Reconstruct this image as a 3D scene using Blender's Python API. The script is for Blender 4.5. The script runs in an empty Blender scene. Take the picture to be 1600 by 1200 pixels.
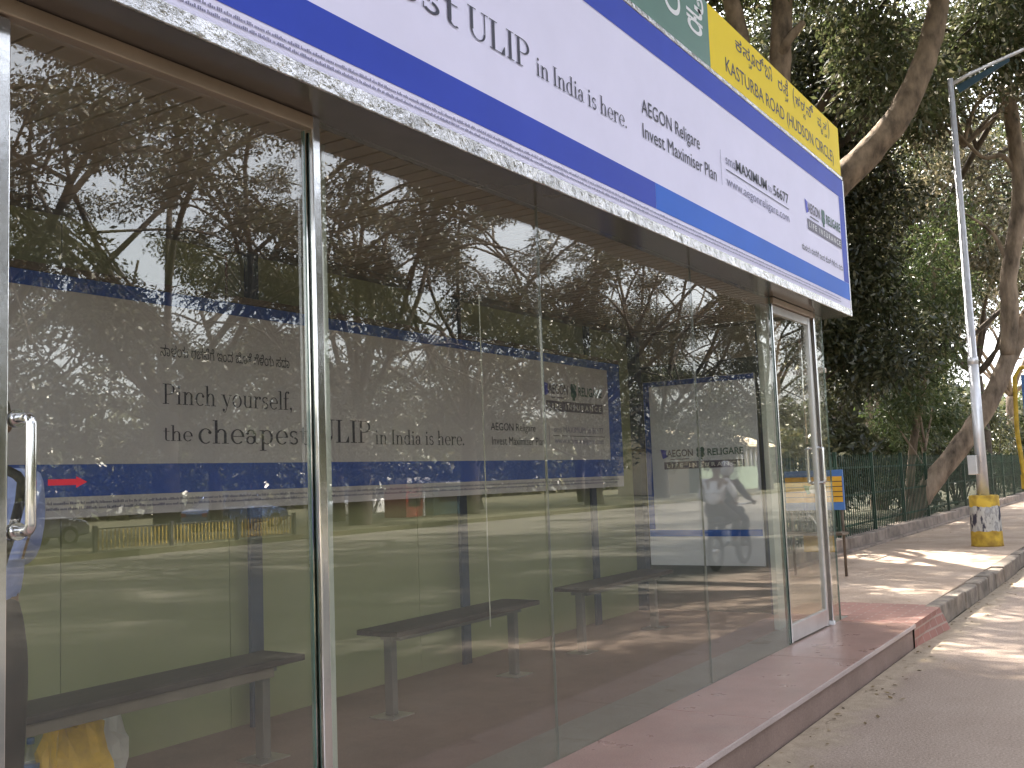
import bpy, bmesh, math, random
import numpy as np
from mathutils import Vector, Matrix

R = math.radians
scene = bpy.context.scene
COL = scene.collection

# ---------------------------------------------------------------- camera
cd = bpy.data.cameras.new("camera")
cd.sensor_width = 36.0
cd.lens = 36.0
cd.clip_start = 0.05
cd.clip_end = 2000
cam = bpy.data.objects.new("camera", cd)
COL.objects.link(cam)
M3 = Matrix(((0.5424, -0.0577, -0.8381), (-0.8392, -0.0821, -0.5375), (-0.0378, 0.9949, -0.0930)))
cam.matrix_world = Matrix.Translation((0, 0, 1.55)) @ M3.to_4x4()
scene.camera = cam

# ---------------------------------------------------------------- world, sun, exposure
SUN_EL, SUN_AZ = 50.0, 35.0        # azimuth clockwise from +Y (behind the shelter)
world = bpy.data.worlds.new("World")
scene.world = world
world.use_nodes = True
wn = world.node_tree.nodes
wl = world.node_tree.links
wn.clear()
wo = wn.new("ShaderNodeOutputWorld")
bg = wn.new("ShaderNodeBackground")
sky = wn.new("ShaderNodeTexSky")
sky.sky_type = 'NISHITA'
sky.sun_disc = False
sky.sun_elevation = R(SUN_EL)
sky.sun_rotation = R(SUN_AZ)
sky.dust_density = 4.0
sky.air_density = 1.0
sky.ozone_density = 1.0
hs = wn.new("ShaderNodeHueSaturation")
hs.inputs['Saturation'].default_value = 0.35
wl.new(sky.outputs[0], hs.inputs['Color'])
wl.new(hs.outputs[0], bg.inputs[0])
bg.inputs[1].default_value = 0.15
wl.new(bg.outputs[0], wo.inputs[0])

sl = bpy.data.lights.new("sun", 'SUN')
sl.energy = 4.0
sl.angle = R(0.53)
sl.color = (1.0, 0.93, 0.82)
sun = bpy.data.objects.new("sun", sl)
COL.objects.link(sun)
sv = Vector((math.sin(R(SUN_AZ)) * math.cos(R(SUN_EL)), math.cos(R(SUN_AZ)) * math.cos(R(SUN_EL)), math.sin(R(SUN_EL))))
sun.rotation_euler = (-sv).to_track_quat('-Z', 'Y').to_euler()
sun.location = sv * 60

scene.view_settings.view_transform = 'Standard'
scene.view_settings.look = 'None'
scene.view_settings.gamma = 1
scene.view_settings.exposure = 2.76
scene.render.engine = 'CYCLES'
cy = scene.cycles
cy.max_bounces = 7
cy.diffuse_bounces = 3
cy.glossy_bounces = 4
cy.transmission_bounces = 4
cy.transparent_max_bounces = 16
cy.caustics_reflective = False
cy.caustics_refractive = False
cy.sample_clamp_indirect = 6.0
cy.use_denoising = True

# ---------------------------------------------------------------- helpers
def link(o):
    COL.objects.link(o)
    return o


def thing(name, label, cat, loc=(0, 0, 0), group=None):
    o = bpy.data.objects.new(name, None)
    o.empty_display_size = 0.2
    link(o)
    o.location = loc
    tag(o, label, cat, group)
    return o


def tag(o, label, cat, group=None):
    o['label'] = label
    o['category'] = cat
    if group:
        o['group'] = group
    return o


def structure(o):
    o['kind'] = 'structure'
    return o


class MB:
    """collects shapes; build() links them as ONE mesh object"""

    def __init__(self):
        self.v, self.f, self.smooth = [], [], []

    def add(self, verts, faces, smooth=False):
        b = len(self.v)
        self.v += [tuple(p) for p in verts]
        self.f += [tuple(b + i for i in fc) for fc in faces]
        self.smooth += [smooth] * len(faces)
        return self

    def box(self, x0, x1, y0, y1, z0, z1, ch=0.0):
        if ch <= 0:
            vs = [(x0, y0, z0), (x1, y0, z0), (x1, y1, z0), (x0, y1, z0), (x0, y0, z1), (x1, y0, z1), (x1, y1, z1), (x0, y1, z1)]
            fs = [(0, 3, 2, 1), (4, 5, 6, 7), (0, 1, 5, 4), (1, 2, 6, 5), (2, 3, 7, 6), (3, 0, 4, 7)]
            return self.add(vs, fs)
        bm = bmesh.new()
        bmesh.ops.create_cube(bm, size=1)
        for v in bm.verts:
            v.co = Vector((x0 + (v.co.x + .5) * (x1 - x0), y0 + (v.co.y + .5) * (y1 - y0), z0 + (v.co.z + .5) * (z1 - z0)))
        bmesh.ops.bevel(bm, geom=list(bm.edges), offset=ch, segments=2, affect='EDGES', profile=0.5)
        bm.verts.index_update()
        self.add([v.co[:] for v in bm.verts], [[v.index for v in f.verts] for f in bm.faces])
        bm.free()
        return self

    def tube(self, pts, rad, n=10, caps=True, bump=0.0, rng=None):
        pts = [Vector(p) for p in pts]
        k = len(pts)
        if not isinstance(rad, (list, tuple)):
            rad = [rad] * k
        up = None
        vs, fs = [], []
        for i, p in enumerate(pts):
            t = (pts[min(i + 1, k - 1)] - pts[max(i - 1, 0)])
            t = t.normalized() if t.length > 1e-9 else Vector((0, 0, 1))
            if up is None:
                a = Vector((1, 0, 0)) if abs(t.x) < .8 else Vector((0, 1, 0))
            else:
                a = up
            u = (a - t * a.dot(t)).normalized()
            up = u
            w = t.cross(u)
            for j in range(n):
                an = 2 * math.pi * j / n
                r = rad[i] * (1 + (rng.uniform(-bump, bump) if bump else 0))
                vs.append(p + u * (math.cos(an) * r) + w * (math.sin(an) * r))
        for i in range(k - 1):
            for j in range(n):
                fs.append((i * n + j, i * n + (j + 1) % n, (i + 1) * n + (j + 1) % n, (i + 1) * n + j))
        self.add(vs, fs, True)
        if caps:
            b = len(self.v) - len(vs)
            self.f.append(tuple(b + j for j in reversed(range(n))))
            self.f.append(tuple(b + (k - 1) * n + j for j in range(n)))
            self.smooth += [False, False]
        return self

    def lathe(self, prof, c, n=20):
        vs, fs = [], []
        for r, z in prof:
            for j in range(n):
                an = 2 * math.pi * j / n
                vs.append((c[0] + r * math.cos(an), c[1] + r * math.sin(an), c[2] + z))
        for i in range(len(prof) - 1):
            for j in range(n):
                fs.append((i * n + j, i * n + (j + 1) % n, (i + 1) * n + (j + 1) % n, (i + 1) * n + j))
        fs.append(tuple(reversed(range(n))))
        fs.append(tuple((len(prof) - 1) * n + j for j in range(n)))
        return self.add(vs, fs, True)

    def ball(self, c, r, n=14, m=9, warp=None):
        vs, fs = [], []
        for i in range(m + 1):
            th = math.pi * i / m
            for j in range(n):
                ph = 2 * math.pi * j / n
                d = Vector((math.sin(th) * math.cos(ph), math.sin(th) * math.sin(ph), math.cos(th)))
                if warp:
                    d = warp(d)
                vs.append((c[0] + d.x * r[0], c[1] + d.y * r[1], c[2] + d.z * r[2]))
        for i in range(m):
            for j in range(n):
                fs.append((i * n + j, (i + 1) * n + j, (i + 1) * n + (j + 1) % n, i * n + (j + 1) % n))
        return self.add(vs, fs, True)

    def torus(self, c, r0, r1, axis='y', n=28, m=10):
        vs, fs = [], []
        for i in range(n):
            a = 2 * math.pi * i / n
            for j in range(m):
                b = 2 * math.pi * j / m
                rr = r0 + r1 * math.cos(b)
                h = r1 * math.sin(b)
                if axis == 'y':
                    vs.append((c[0] + rr * math.cos(a), c[1] + h, c[2] + rr * math.sin(a)))
                else:
                    vs.append((c[0] + rr * math.cos(a), c[1] + rr * math.sin(a), c[2] + h))
        for i in range(n):
            for j in range(m):
                fs.append((i * m + j, i * m + (j + 1) % m, ((i + 1) % n) * m + (j + 1) % m, ((i + 1) % n) * m + j))
        return self.add(vs, fs, True)

    def prism(self, poly, a0, a1, axis='y'):
        """poly: list of (p, q); axis y: p=x q=z; axis x: p=y q=z"""
        n = len(poly)
        if axis == 'y':
            vs = [(p, a0, q) for p, q in poly] + [(p, a1, q) for p, q in poly]
        elif axis == 'x':
            vs = [(a0, p, q) for p, q in poly] + [(a1, p, q) for p, q in poly]
        else:
            vs = [(p, q, a0) for p, q in poly] + [(p, q, a1) for p, q in poly]
        fs = [tuple(range(n)), tuple(reversed(range(n, 2 * n)))]
        fs += [(i, n + i, n + (i + 1) % n, (i + 1) % n) for i in range(n)]
        return self.add(vs, fs)

    def build(self, name, m, parent=None, loc=None, fix=True):
        me = bpy.data.meshes.new(name)
        o = bpy.data.objects.new(name, me)
        off = Vector((0, 0, 0))
        if parent is not None:
            q = parent
            while q.parent:
                q = q.parent
            off = q.location
        elif loc is not None:
            off = Vector(loc)
        me.from_pydata([(p[0] - off[0], p[1] - off[1], p[2] - off[2]) for p in self.v], [], self.f)
        me.polygons.foreach_set("use_smooth", self.smooth)
        me.update()
        if fix:
            bm = bmesh.new()
            bm.from_mesh(me)
            bmesh.ops.recalc_face_normals(bm, faces=bm.faces)
            bm.to_mesh(me)
            bm.free()
        if m is not None:
            me.materials.append(m)
        link(o)
        if parent is not None:
            o.parent = parent
        elif loc is not None:
            o.location = loc
        return o


def mesh_quads(name, V, m):
    """V: (n,4,3) array of separate quads"""
    n = V.shape[0]
    me = bpy.data.meshes.new(name)
    me.vertices.add(n * 4)
    me.vertices.foreach_set("co", V.reshape(-1).astype(np.float32))
    me.loops.add(n * 4)
    me.loops.foreach_set("vertex_index", np.arange(n * 4, dtype=np.int32))
    me.polygons.add(n)
    me.polygons.foreach_set("loop_start", np.arange(n, dtype=np.int32) * 4)
    me.update(calc_edges=True)
    me.materials.append(m)
    return me


def dup(root, loc, rz=0.0, sc=1.0, label=None, group=None):
    r = root.copy()
    COL.objects.link(r)
    r.location = loc
    r.rotation_euler = (0, 0, rz)
    r.scale = (sc, sc, sc)
    if label:
        r['label'] = label
    if group:
        r['group'] = group
    for ch in list(root.children):
        c = ch.copy()
        COL.objects.link(c)
        c.parent = r
        for g in list(ch.children):
            d = g.copy()
            COL.objects.link(d)
            d.parent = c
    return r


# ---------------------------------------------------------------- materials
def newmat(name):
    m = bpy.data.materials.new(name)
    m.use_nodes = True
    nt = m.node_tree
    return m, nt.nodes, nt.links, nt.nodes['Principled BSDF']


def mat(name, col, rough=0.6, metal=0.0, var=0.12, scale=6.0, bump=0.0, bscale=40.0, spec=0.5, stretch=(1, 1, 1), col2=None, coat=0.0):
    m, N, L, P = newmat(name)
    tc = N.new("ShaderNodeTexCoord")
    mp = N.new("ShaderNodeMapping")
    mp.inputs['Scale'].default_value = stretch
    L.new(tc.outputs['Object'], mp.inputs[0])
    nz = N.new("ShaderNodeTexNoise")
    nz.inputs['Scale'].default_value = scale
    nz.inputs['Detail'].default_value = 6
    nz.inputs['Roughness'].default_value = 0.6
    L.new(mp.outputs[0], nz.inputs['Vector'])
    rp = N.new("ShaderNodeValToRGB")
    c2 = col2 if col2 else tuple(max(0, c * (1 - 2 * var)) for c in col)
    c1 = tuple(min(1, c * (1 + var)) for c in col)
    rp.color_ramp.elements[0].position = 0.3
    rp.color_ramp.elements[1].position = 0.68
    rp.color_ramp.elements[0].color = (*c2, 1)
    rp.color_ramp.elements[1].color = (*c1, 1)
    L.new(nz.outputs['Fac'], rp.inputs[0])
    L.new(rp.outputs[0], P.inputs['Base Color'])
    P.inputs['Roughness'].default_value = rough
    P.inputs['Metallic'].default_value = metal
    P.inputs['Specular IOR Level'].default_value = spec
    P.inputs['Coat Weight'].default_value = coat
    if bump:
        n2 = N.new("ShaderNodeTexNoise")
        n2.inputs['Scale'].default_value = bscale
        n2.inputs['Detail'].default_value = 5
        L.new(mp.outputs[0], n2.inputs['Vector'])
        b = N.new("ShaderNodeBump")
        b.inputs['Strength'].default_value = bump
        b.inputs['Distance'].default_value = 0.02
        L.new(n2.outputs['Fac'], b.inputs['Height'])
        L.new(b.outputs[0], P.inputs['Normal'])
    return m


def glass_mat(name, tint, dust=0.03, f0=0.045, wob=0.0):
    m, N, L, P = newmat(name)
    N.remove(P)
    out = N['Material Output']
    lw = N.new("ShaderNodeLayerWeight")
    lw.inputs[0].default_value = 0.5
    pw = N.new("ShaderNodeMath"); pw.operation = 'POWER'; pw.inputs[1].default_value = 5
    L.new(lw.outputs['Facing'], pw.inputs[0])
    ma = N.new("ShaderNodeMath"); ma.operation = 'MULTIPLY_ADD'
    ma.inputs[1].default_value = .26; ma.inputs[2].default_value = f0
    L.new(pw.outputs[0], ma.inputs[0])
    tr = N.new("ShaderNodeBsdfTransparent"); tr.inputs[0].default_value = (*tint, 1)
    gl = N.new("ShaderNodeBsdfGlossy"); gl.inputs['Roughness'].default_value = 0.0
    gl.inputs['Color'].default_value = (1, 1, 1, 1)
    if wob:
        tc2 = N.new("ShaderNodeTexCoord")
        nw = N.new("ShaderNodeTexNoise"); nw.inputs['Scale'].default_value = 1.6; nw.inputs['Detail'].default_value = 2
        L.new(tc2.outputs['Object'], nw.inputs['Vector'])
        bp = N.new("ShaderNodeBump"); bp.inputs['Strength'].default_value = 1.0; bp.inputs['Distance'].default_value = wob
        L.new(nw.outputs['Fac'], bp.inputs['Height'])
        L.new(bp.outputs[0], gl.inputs['Normal'])
    df = N.new("ShaderNodeBsdfDiffuse"); df.inputs[0].default_value = (.40, .41, .40, 1)
    tc = N.new("ShaderNodeTexCoord")
    mp = N.new("ShaderNodeMapping"); mp.inputs['Scale'].default_value = (3.0, 3.0, .35)
    L.new(tc.outputs['Object'], mp.inputs[0])
    nz = N.new("ShaderNodeTexNoise"); nz.inputs['Scale'].default_value = 2.5; nz.inputs['Detail'].default_value = 8
    L.new(mp.outputs[0], nz.inputs['Vector'])
    dm = N.new("ShaderNodeMath"); dm.operation = 'MULTIPLY'; dm.inputs[1].default_value = dust * 2
    L.new(nz.outputs['Fac'], dm.inputs[0])
    m1 = N.new("ShaderNodeMixShader"); L.new(dm.outputs[0], m1.inputs[0]); L.new(tr.outputs[0], m1.inputs[1]); L.new(df.outputs[0], m1.inputs[2])
    m2 = N.new("ShaderNodeMixShader"); L.new(ma.outputs[0], m2.inputs[0]); L.new(m1.outputs[0], m2.inputs[1]); L.new(gl.outputs[0], m2.inputs[2])
    L.new(m2.outputs[0], out.inputs[0])
    return m


def leaf_mat(name, cols, trans=0.4, gloss=0.06):
    m, N, L, P = newmat(name)
    N.remove(P)
    out = N['Material Output']
    geo = N.new("ShaderNodeNewGeometry")
    rp = N.new("ShaderNodeValToRGB")
    els = rp.color_ramp.elements
    els[0].color = (*cols[0], 1)
    els[1].color = (*cols[-1], 1)
    for i, c in enumerate(cols[1:-1]):
        e = els.new((i + 1) / (len(cols) - 1))
        e.color = (*c, 1)
    L.new(geo.outputs['Random Per Island'], rp.inputs[0])
    df = N.new("ShaderNodeBsdfDiffuse"); L.new(rp.outputs[0], df.inputs[0])
    tl = N.new("ShaderNodeBsdfTranslucent"); L.new(rp.outputs[0], tl.inputs[0])
    gl = N.new("ShaderNodeBsdfGlossy"); gl.inputs['Roughness'].default_value = 0.35
    a = N.new("ShaderNodeMixShader"); a.inputs[0].default_value = trans
    L.new(df.outputs[0], a.inputs[1]); L.new(tl.outputs[0], a.inputs[2])
    b = N.new("ShaderNodeMixShader"); b.inputs[0].default_value = gloss
    L.new(a.outputs[0], b.inputs[1]); L.new(gl.outputs[0], b.inputs[2])
    L.new(b.outputs[0], out.inputs[0])
    return m


MT = {}
MT['white_vinyl'] = mat('white_vinyl', (.78, .735, .93), .5, var=.02, scale=2, spec=.25)
MT['blue_vinyl'] = mat('blue_vinyl', (.03, .062, .46), .5, var=.04, scale=2, spec=.2)
MT['bright_blue_vinyl'] = mat('bright_blue_vinyl', (.022, .13, .60), .5, var=.04, scale=2, spec=.2)
MT['poster_white'] = mat('poster_white', (.58, .56, .61), .45, var=.03, scale=2)
MT['poster_blue'] = mat('poster_blue', (.025, .09, .45), .45, var=.06, scale=2)
MT['ink'] = mat('ink', (.025, .022, .05), .5, var=.05)
MT['grey_ink'] = mat('grey_ink', (.22, .21, .33), .5, var=.05)
MT['logo_blue'] = mat('logo_blue', (.05, .06, .50), .5, var=.05)
MT['logo_green'] = mat('logo_green', (.02, .09, .075), .5, var=.05)
MT['logo_grey'] = mat('logo_grey', (.13, .11, .16), .5, var=.05)
MT['yellow_board'] = mat('yellow_board', (.86, .62, .02), .55, var=.012, scale=1.5, spec=.2)
MT['green_board'] = mat('green_board', (.055, .165, .125), .4, var=.06, scale=1.5)
MT['white_paint'] = mat('white_paint', (.78, .77, .78), .5, var=.04)
MT['chrome'] = mat('chrome', (.78, .77, .77), .13, 1.0, var=.05, scale=3, bump=.03, bscale=14)
MT['crumpled_chrome'] = mat('crumpled_chrome', (.62, .60, .60), .12, 1.0, var=.2, scale=7, bump=.9, bscale=22)
MT['aluminium'] = mat('aluminium', (.62, .60, .60), .36, .9, var=.06, scale=5)
MT['grey_post'] = mat('grey_post', (.50, .55, .52), .45, 0, var=.05, scale=4)
MT['brown_channel'] = mat('brown_channel', (.42, .32, .24), .35, .3, var=.08, scale=4)
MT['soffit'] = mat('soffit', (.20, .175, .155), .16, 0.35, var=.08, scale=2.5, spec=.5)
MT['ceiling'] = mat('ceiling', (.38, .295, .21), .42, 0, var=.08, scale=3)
MT['dark_steel'] = mat('dark_steel', (.035, .05, .085), .65, 0, var=.2, scale=4)
MT['brown_trim'] = mat('brown_trim', (.14, .10, .07), .5, 0, var=.2, scale=4)
MT['rust'] = mat('rust', (.20, .08, .03), .8, 0, var=.3, scale=20)
MT['back_panel'] = mat('back_panel', (.27, .29, .15), .38, 0, var=.05, scale=1.2)
MT['bench_wood'] = mat('bench_wood', (.05, .033, .028), .55, 0, var=.25, scale=5, stretch=(1, 8, 8))
MT['bench_leg'] = mat('bench_leg', (.16, .16, .155), .4, .3, var=.1)
MT['end_panel'] = mat('end_panel', (.05, .06, .05), .5, 0, var=.15)
MT['end_white'] = mat('end_white', (.76, .79, .90), .45, var=.03, scale=2)
MT['bench_rail'] = mat('bench_rail', (.20, .165, .135), .5, 0, var=.1)
MT['beige_board'] = mat('beige_board', (.33, .29, .22), .5, 0, var=.08, scale=4)
MT['glass'] = glass_mat('glass', (.955, .945, .90), dust=.020, f0=.088, wob=.00006)
MT['glass_edge'] = mat('glass_edge', (.10, .17, .14), .2, 0, var=.1)
MT['seam'] = mat('seam', (.17, .18, .16), .5, 0)
MT['silicone'] = mat('silicone', (.42, .42, .37), .5, 0)
MT['red_vinyl'] = mat('red_vinyl', (.52, .02, .035), .4, 0, var=.05)
MT['kerb_stone'] = mat('kerb_stone', (.22, .18, .145), .9, 0, var=.3, scale=5, bump=.5, bscale=25)
MT['plinth'] = mat('plinth', (.30, .24, .20), .9, 0, var=.25, scale=3, bump=.5, bscale=18)
MT['fence_green'] = mat('fence_green', (.022, .058, .034), .5, 0, var=.35, scale=3)
MT['galvanised'] = mat('galvanised', (.80, .79, .82), .4, .6, var=.08, scale=3)
MT['blue_paint'] = mat('blue_paint', (.07, .17, .42), .5, 0, var=.15, scale=4)
MT['orange_yellow'] = mat('orange_yellow', (.72, .37, .03), .5, 0, var=.12, scale=4)
MT['yellow_paint'] = mat('yellow_paint', (.62, .40, .04), .6, 0, var=.2, scale=7)
MT['black_paint'] = mat('black_paint', (.03, .03, .035), .5, 0, var=.2)
MT['red_paint'] = mat('red_paint', (.42, .04, .035), .5, 0, var=.1)
MT['green_paint'] = mat('green_paint', (.03, .22, .08), .5, 0, var=.1)
MT['dull_yellow'] = mat('dull_yellow', (.42, .28, .04), .6, 0, var=.2)
MT['grey_green'] = mat('grey_green', (.17, .22, .16), .8, 0, var=.15)
MT['teal_dark'] = mat('teal_dark', (.03, .075, .11), .5, 0, var=.1)
MT['teal_paint'] = mat('teal_paint', (.09, .16, .16), .5, 0, var=.1)
MT['cream_wall'] = mat('cream_wall', (.68, .58, .42), .8, 0, var=.08, scale=2)
MT['dark_void'] = mat('dark_void', (.02, .018, .015), .8, 0)
MT['bark_tan'] = mat('bark_tan', (.23, .165, .11), .95, 0, var=.35, scale=5, bump=1.0, bscale=14, stretch=(1, 1, .5))
MT['bark_grey'] = mat('bark_grey', (.33, .25, .185), .95, 0, var=.4, scale=4, bump=1.0, bscale=12, stretch=(1, 1, .35))
MT['bark_dark'] = mat('bark_dark', (.09, .07, .055), .95, 0, var=.3, scale=4, bump=.8, bscale=10)
MT['bark_deep'] = mat('bark_deep', (.045, .036, .028), .95, 0, var=.3, scale=4, bump=.8, bscale=10)  # bark darkened likewise for the unlit mirrored trees
MT['leaf_dark'] = leaf_mat('leaf_dark', [(.018, .024, .010), (.040, .050, .020), (.075, .080, .034), (.15, .14, .07)], .3)
MT['leaf_mid'] = leaf_mat('leaf_mid', [(.036, .050, .017), (.078, .098, .036), (.13, .14, .06), (.22, .20, .12)], .42)
MT['leaf_fresh'] = leaf_mat('leaf_fresh', [(.030, .055, .010), (.065, .10, .028), (.105, .14, .048), (.19, .20, .09)], .45)
MT['leaf_deep'] = leaf_mat('leaf_deep', [(.010, .013, .007), (.020, .025, .012), (.036, .040, .018), (.11, .10, .065)], .25, .03)  # darkened leaves: shade of the unlit mirrored trees is in the colour
MT['leaf_pale'] = leaf_mat('leaf_pale', [(.05, .050, .024), (.10, .095, .048), (.19, .165, .10), (.30, .255, .165)], .4)
MT['litter'] = leaf_mat('litter', [(.07, .045, .02), (.16, .10, .04), (.26, .19, .08)], .1)
MT['skin'] = mat('skin', (.20, .105, .065), .5, 0, var=.06)
MT['hair'] = mat('hair', (.012, .010, .010), .45, 0)
MT['shirt_blue'] = mat('shirt_blue', (.33, .41, .80), .85, 0, var=.10, scale=9, bump=.3, bscale=14)
MT['shirt_white'] = mat('shirt_white', (.74, .74, .78), .85, 0, var=.06, scale=9)
MT['shirt_dark'] = mat('shirt_dark', (.05, .05, .07), .85, 0, var=.1)
MT['trousers'] = mat('trousers', (.032, .018, .014), .85, 0, var=.25, scale=8, bump=.3, bscale=12)
MT['strap'] = mat('strap', (.02, .017, .015), .6, 0)
MT['yellow_plastic'] = mat('yellow_plastic', (.85, .52, .01), .3, 0, var=.12, scale=12, bump=.3, bscale=9)
MT['white_plastic'] = mat('white_plastic', (.75, .75, .76), .3, 0, var=.05, scale=12, bump=.4, bscale=9)
MT['clear_plastic'] = glass_mat('clear_plastic', (.92, .94, .94), dust=.12, f0=.06)
MT['bottle_label'] = mat('bottle_label', (.05, .16, .45), .4, 0, var=.1)
MT['car_silver'] = mat('car_silver', (.50, .52, .56), .25, .4, var=.03, coat=.6)
MT['car_blue'] = mat('car_blue', (.10, .17, .36), .25, .2, var=.03, coat=.6)
MT['car_white'] = mat('car_white', (.70, .70, .70), .25, 0, var=.03, coat=.6)
MT['tyre'] = mat('tyre', (.02, .02, .02), .8, 0)
MT['car_glass'] = mat('car_glass', (.02, .025, .03), .05, 0, var=.02, spec=.9)
MT['helmet'] = mat('helmet', (.72, .72, .74), .2, 0, var=.02)


def ground_mats():
    # asphalt road, dusty towards the kerb
    m, N, L, P = newmat('asphalt')
    g = N.new("ShaderNodeNewGeometry")
    sep = N.new("ShaderNodeSeparateXYZ"); L.new(g.outputs['Position'], sep.inputs[0])
    def noise(s, d=6, r=.6):
        n = N.new("ShaderNodeTexNoise"); n.inputs['Scale'].default_value = s; n.inputs['Detail'].default_value = d
        n.inputs['Roughness'].default_value = r
        L.new(g.outputs['Position'], n.inputs['Vector']); return n
    def ramp(inp, p0, c0, p1, c1):
        r = N.new("ShaderNodeValToRGB"); r.color_ramp.elements[0].position = p0; r.color_ramp.elements[1].position = p1
        r.color_ramp.elements[0].color = (*c0, 1); r.color_ramp.elements[1].color = (*c1, 1)
        L.new(inp, r.inputs[0]); return r
    base = ramp(noise(.9, 7).outputs['Fac'], .3, (.31, .228, .178), .7, (.42, .325, .262))
    speck = ramp(noise(70, 3, .8).outputs['Fac'], .35, (.62, .62, .62), .62, (1.12, 1.12, 1.12))
    mul = N.new("ShaderNodeMix"); mul.data_type = 'RGBA'; mul.blend_type = 'MULTIPLY'; mul.inputs[0].default_value = 1
    L.new(base.outputs[0], mul.inputs[6]); L.new(speck.outputs[0], mul.inputs[7])
    sand = ramp(noise(9, 8, .7).outputs['Fac'], .35, (.30, .232, .165), .65, (.42, .33, .24))
    n5 = noise(2.2, 7, .7)
    ad = N.new("ShaderNodeMath"); ad.operation = 'MULTIPLY_ADD'; ad.inputs[1].default_value = .75
    L.new(n5.outputs['Fac'], ad.inputs[0]); L.new(sep.outputs['Y'], ad.inputs[2])
    mr = N.new("ShaderNodeMapRange"); mr.inputs['From Min'].default_value = 2.05; mr.inputs['From Max'].default_value = 2.22
    L.new(ad.outputs[0], mr.inputs['Value'])
    mx = N.new("ShaderNodeMix"); mx.data_type = 'RGBA'
    L.new(mr.outputs[0], mx.inputs[0]); L.new(mul.outputs[2], mx.inputs[6]); L.new(sand.outputs[0], mx.inputs[7])
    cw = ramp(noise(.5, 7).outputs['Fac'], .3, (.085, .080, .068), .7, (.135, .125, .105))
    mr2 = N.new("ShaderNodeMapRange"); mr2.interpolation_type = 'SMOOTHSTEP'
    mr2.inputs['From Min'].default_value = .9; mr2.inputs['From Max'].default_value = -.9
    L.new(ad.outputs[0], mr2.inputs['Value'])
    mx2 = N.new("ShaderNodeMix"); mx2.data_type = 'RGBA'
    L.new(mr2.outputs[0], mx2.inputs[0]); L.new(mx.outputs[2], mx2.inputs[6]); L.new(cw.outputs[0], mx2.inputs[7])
    L.new(mx2.outputs[2], P.inputs['Base Color'])
    P.inputs['Roughness'].default_value = .85
    b = N.new("ShaderNodeBump"); b.inputs['Strength'].default_value = .5; b.inputs['Distance'].default_value = .01
    L.new(noise(60, 4, .7).outputs['Fac'], b.inputs['Height']); L.new(b.outputs[0], P.inputs['Normal'])
    MT['asphalt'] = m
    # pavement concrete
    m, N, L, P = newmat('pavement')
    g = N.new("ShaderNodeNewGeometry")
    base = ramp(noise(1.3, 8, .65).outputs['Fac'], .3, (.33, .238, .175), .7, (.52, .40, .31))
    speck = ramp(noise(45, 4, .8).outputs['Fac'], .3, (.7, .7, .7), .65, (1.1, 1.1, 1.1))
    mul = N.new("ShaderNodeMix"); mul.data_type = 'RGBA'; mul.blend_type = 'MULTIPLY'; mul.inputs[0].default_value = 1
    L.new(base.outputs[0], mul.inputs[6]); L.new(speck.outputs[0], mul.inputs[7])
    L.new(mul.outputs[2], P.inputs['Base Color']); P.inputs['Roughness'].default_value = .9
    b = N.new("ShaderNodeBump"); b.inputs['Strength'].default_value = .6; b.inputs['Distance'].default_value = .015
    L.new(noise(22, 6, .7).outputs['Fac'], b.inputs['Height']); L.new(b.outputs[0], P.inputs['Normal'])
    MT['pavement'] = m
    # earth
    m, N, L, P = newmat('earth')
    g = N.new("ShaderNodeNewGeometry")
    base = ramp(noise(.6, 8, .65).outputs['Fac'], .3, (.04, .045, .02), .7, (.09, .078, .045))
    L.new(base.outputs[0], P.inputs['Base Color']); P.inputs['Roughness'].default_value = 1
    MT['earth'] = m
    # red granite
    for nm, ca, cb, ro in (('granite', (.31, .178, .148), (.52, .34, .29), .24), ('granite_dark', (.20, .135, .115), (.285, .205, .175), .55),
                           ('granite_highlight', (.36, .29, .28), (.56, .47, .45), .35),  # paler, for the highlight along the platform edge
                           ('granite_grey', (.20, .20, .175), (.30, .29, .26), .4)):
        m, N, L, P = newmat(nm)
        g = N.new("ShaderNodeNewGeometry")
        base = ramp(noise(120, 3, .9).outputs['Fac'], .36, ca, .64, cb)
        big = ramp(noise(2.0, 7, .65).outputs['Fac'], .3, (.78, .76, .74), .7, (1.08, 1.06, 1.05))
        mul = N.new("ShaderNodeMix"); mul.data_type = 'RGBA'; mul.blend_type = 'MULTIPLY'; mul.inputs[0].default_value = 1
        L.new(base.outputs[0], mul.inputs[6]); L.new(big.outputs[0], mul.inputs[7])
        L.new(mul.outputs[2], P.inputs['Base Color'])
        rr = N.new("ShaderNodeMapRange"); rr.inputs['To Min'].default_value = ro - .1; rr.inputs['To Max'].default_value = ro + .25
        L.new(noise(3.5, 6, .7).outputs['Fac'], rr.inputs['Value']); L.new(rr.outputs[0], P.inputs['Roughness'])
        MT[nm] = m
    # brick paving
    m, N, L, P = newmat('brick_paving')
    tc = N.new("ShaderNodeTexCoord")
    mp = N.new("ShaderNodeMapping"); mp.inputs['Rotation'].default_value = (0, 0, R(90))
    L.new(tc.outputs['UV'], mp.inputs[0])
    bt = N.new("ShaderNodeTexBrick")
    bt.inputs['Color1'].default_value = (.31, .14, .11, 1); bt.inputs['Color2'].default_value = (.24, .115, .09, 1)
    bt.inputs['Mortar'].default_value = (.33, .235, .19, 1); bt.inputs['Scale'].default_value = 1.0
    bt.inputs['Mortar Size'].default_value = .008; bt.inputs['Brick Width'].default_value = .23; bt.inputs['Row Height'].default_value = .075
    L.new(tc.outputs['UV'], bt.inputs['Vector'])
    L.new(bt.outputs[0], P.inputs['Base Color']); P.inputs['Roughness'].default_value = .85
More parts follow.
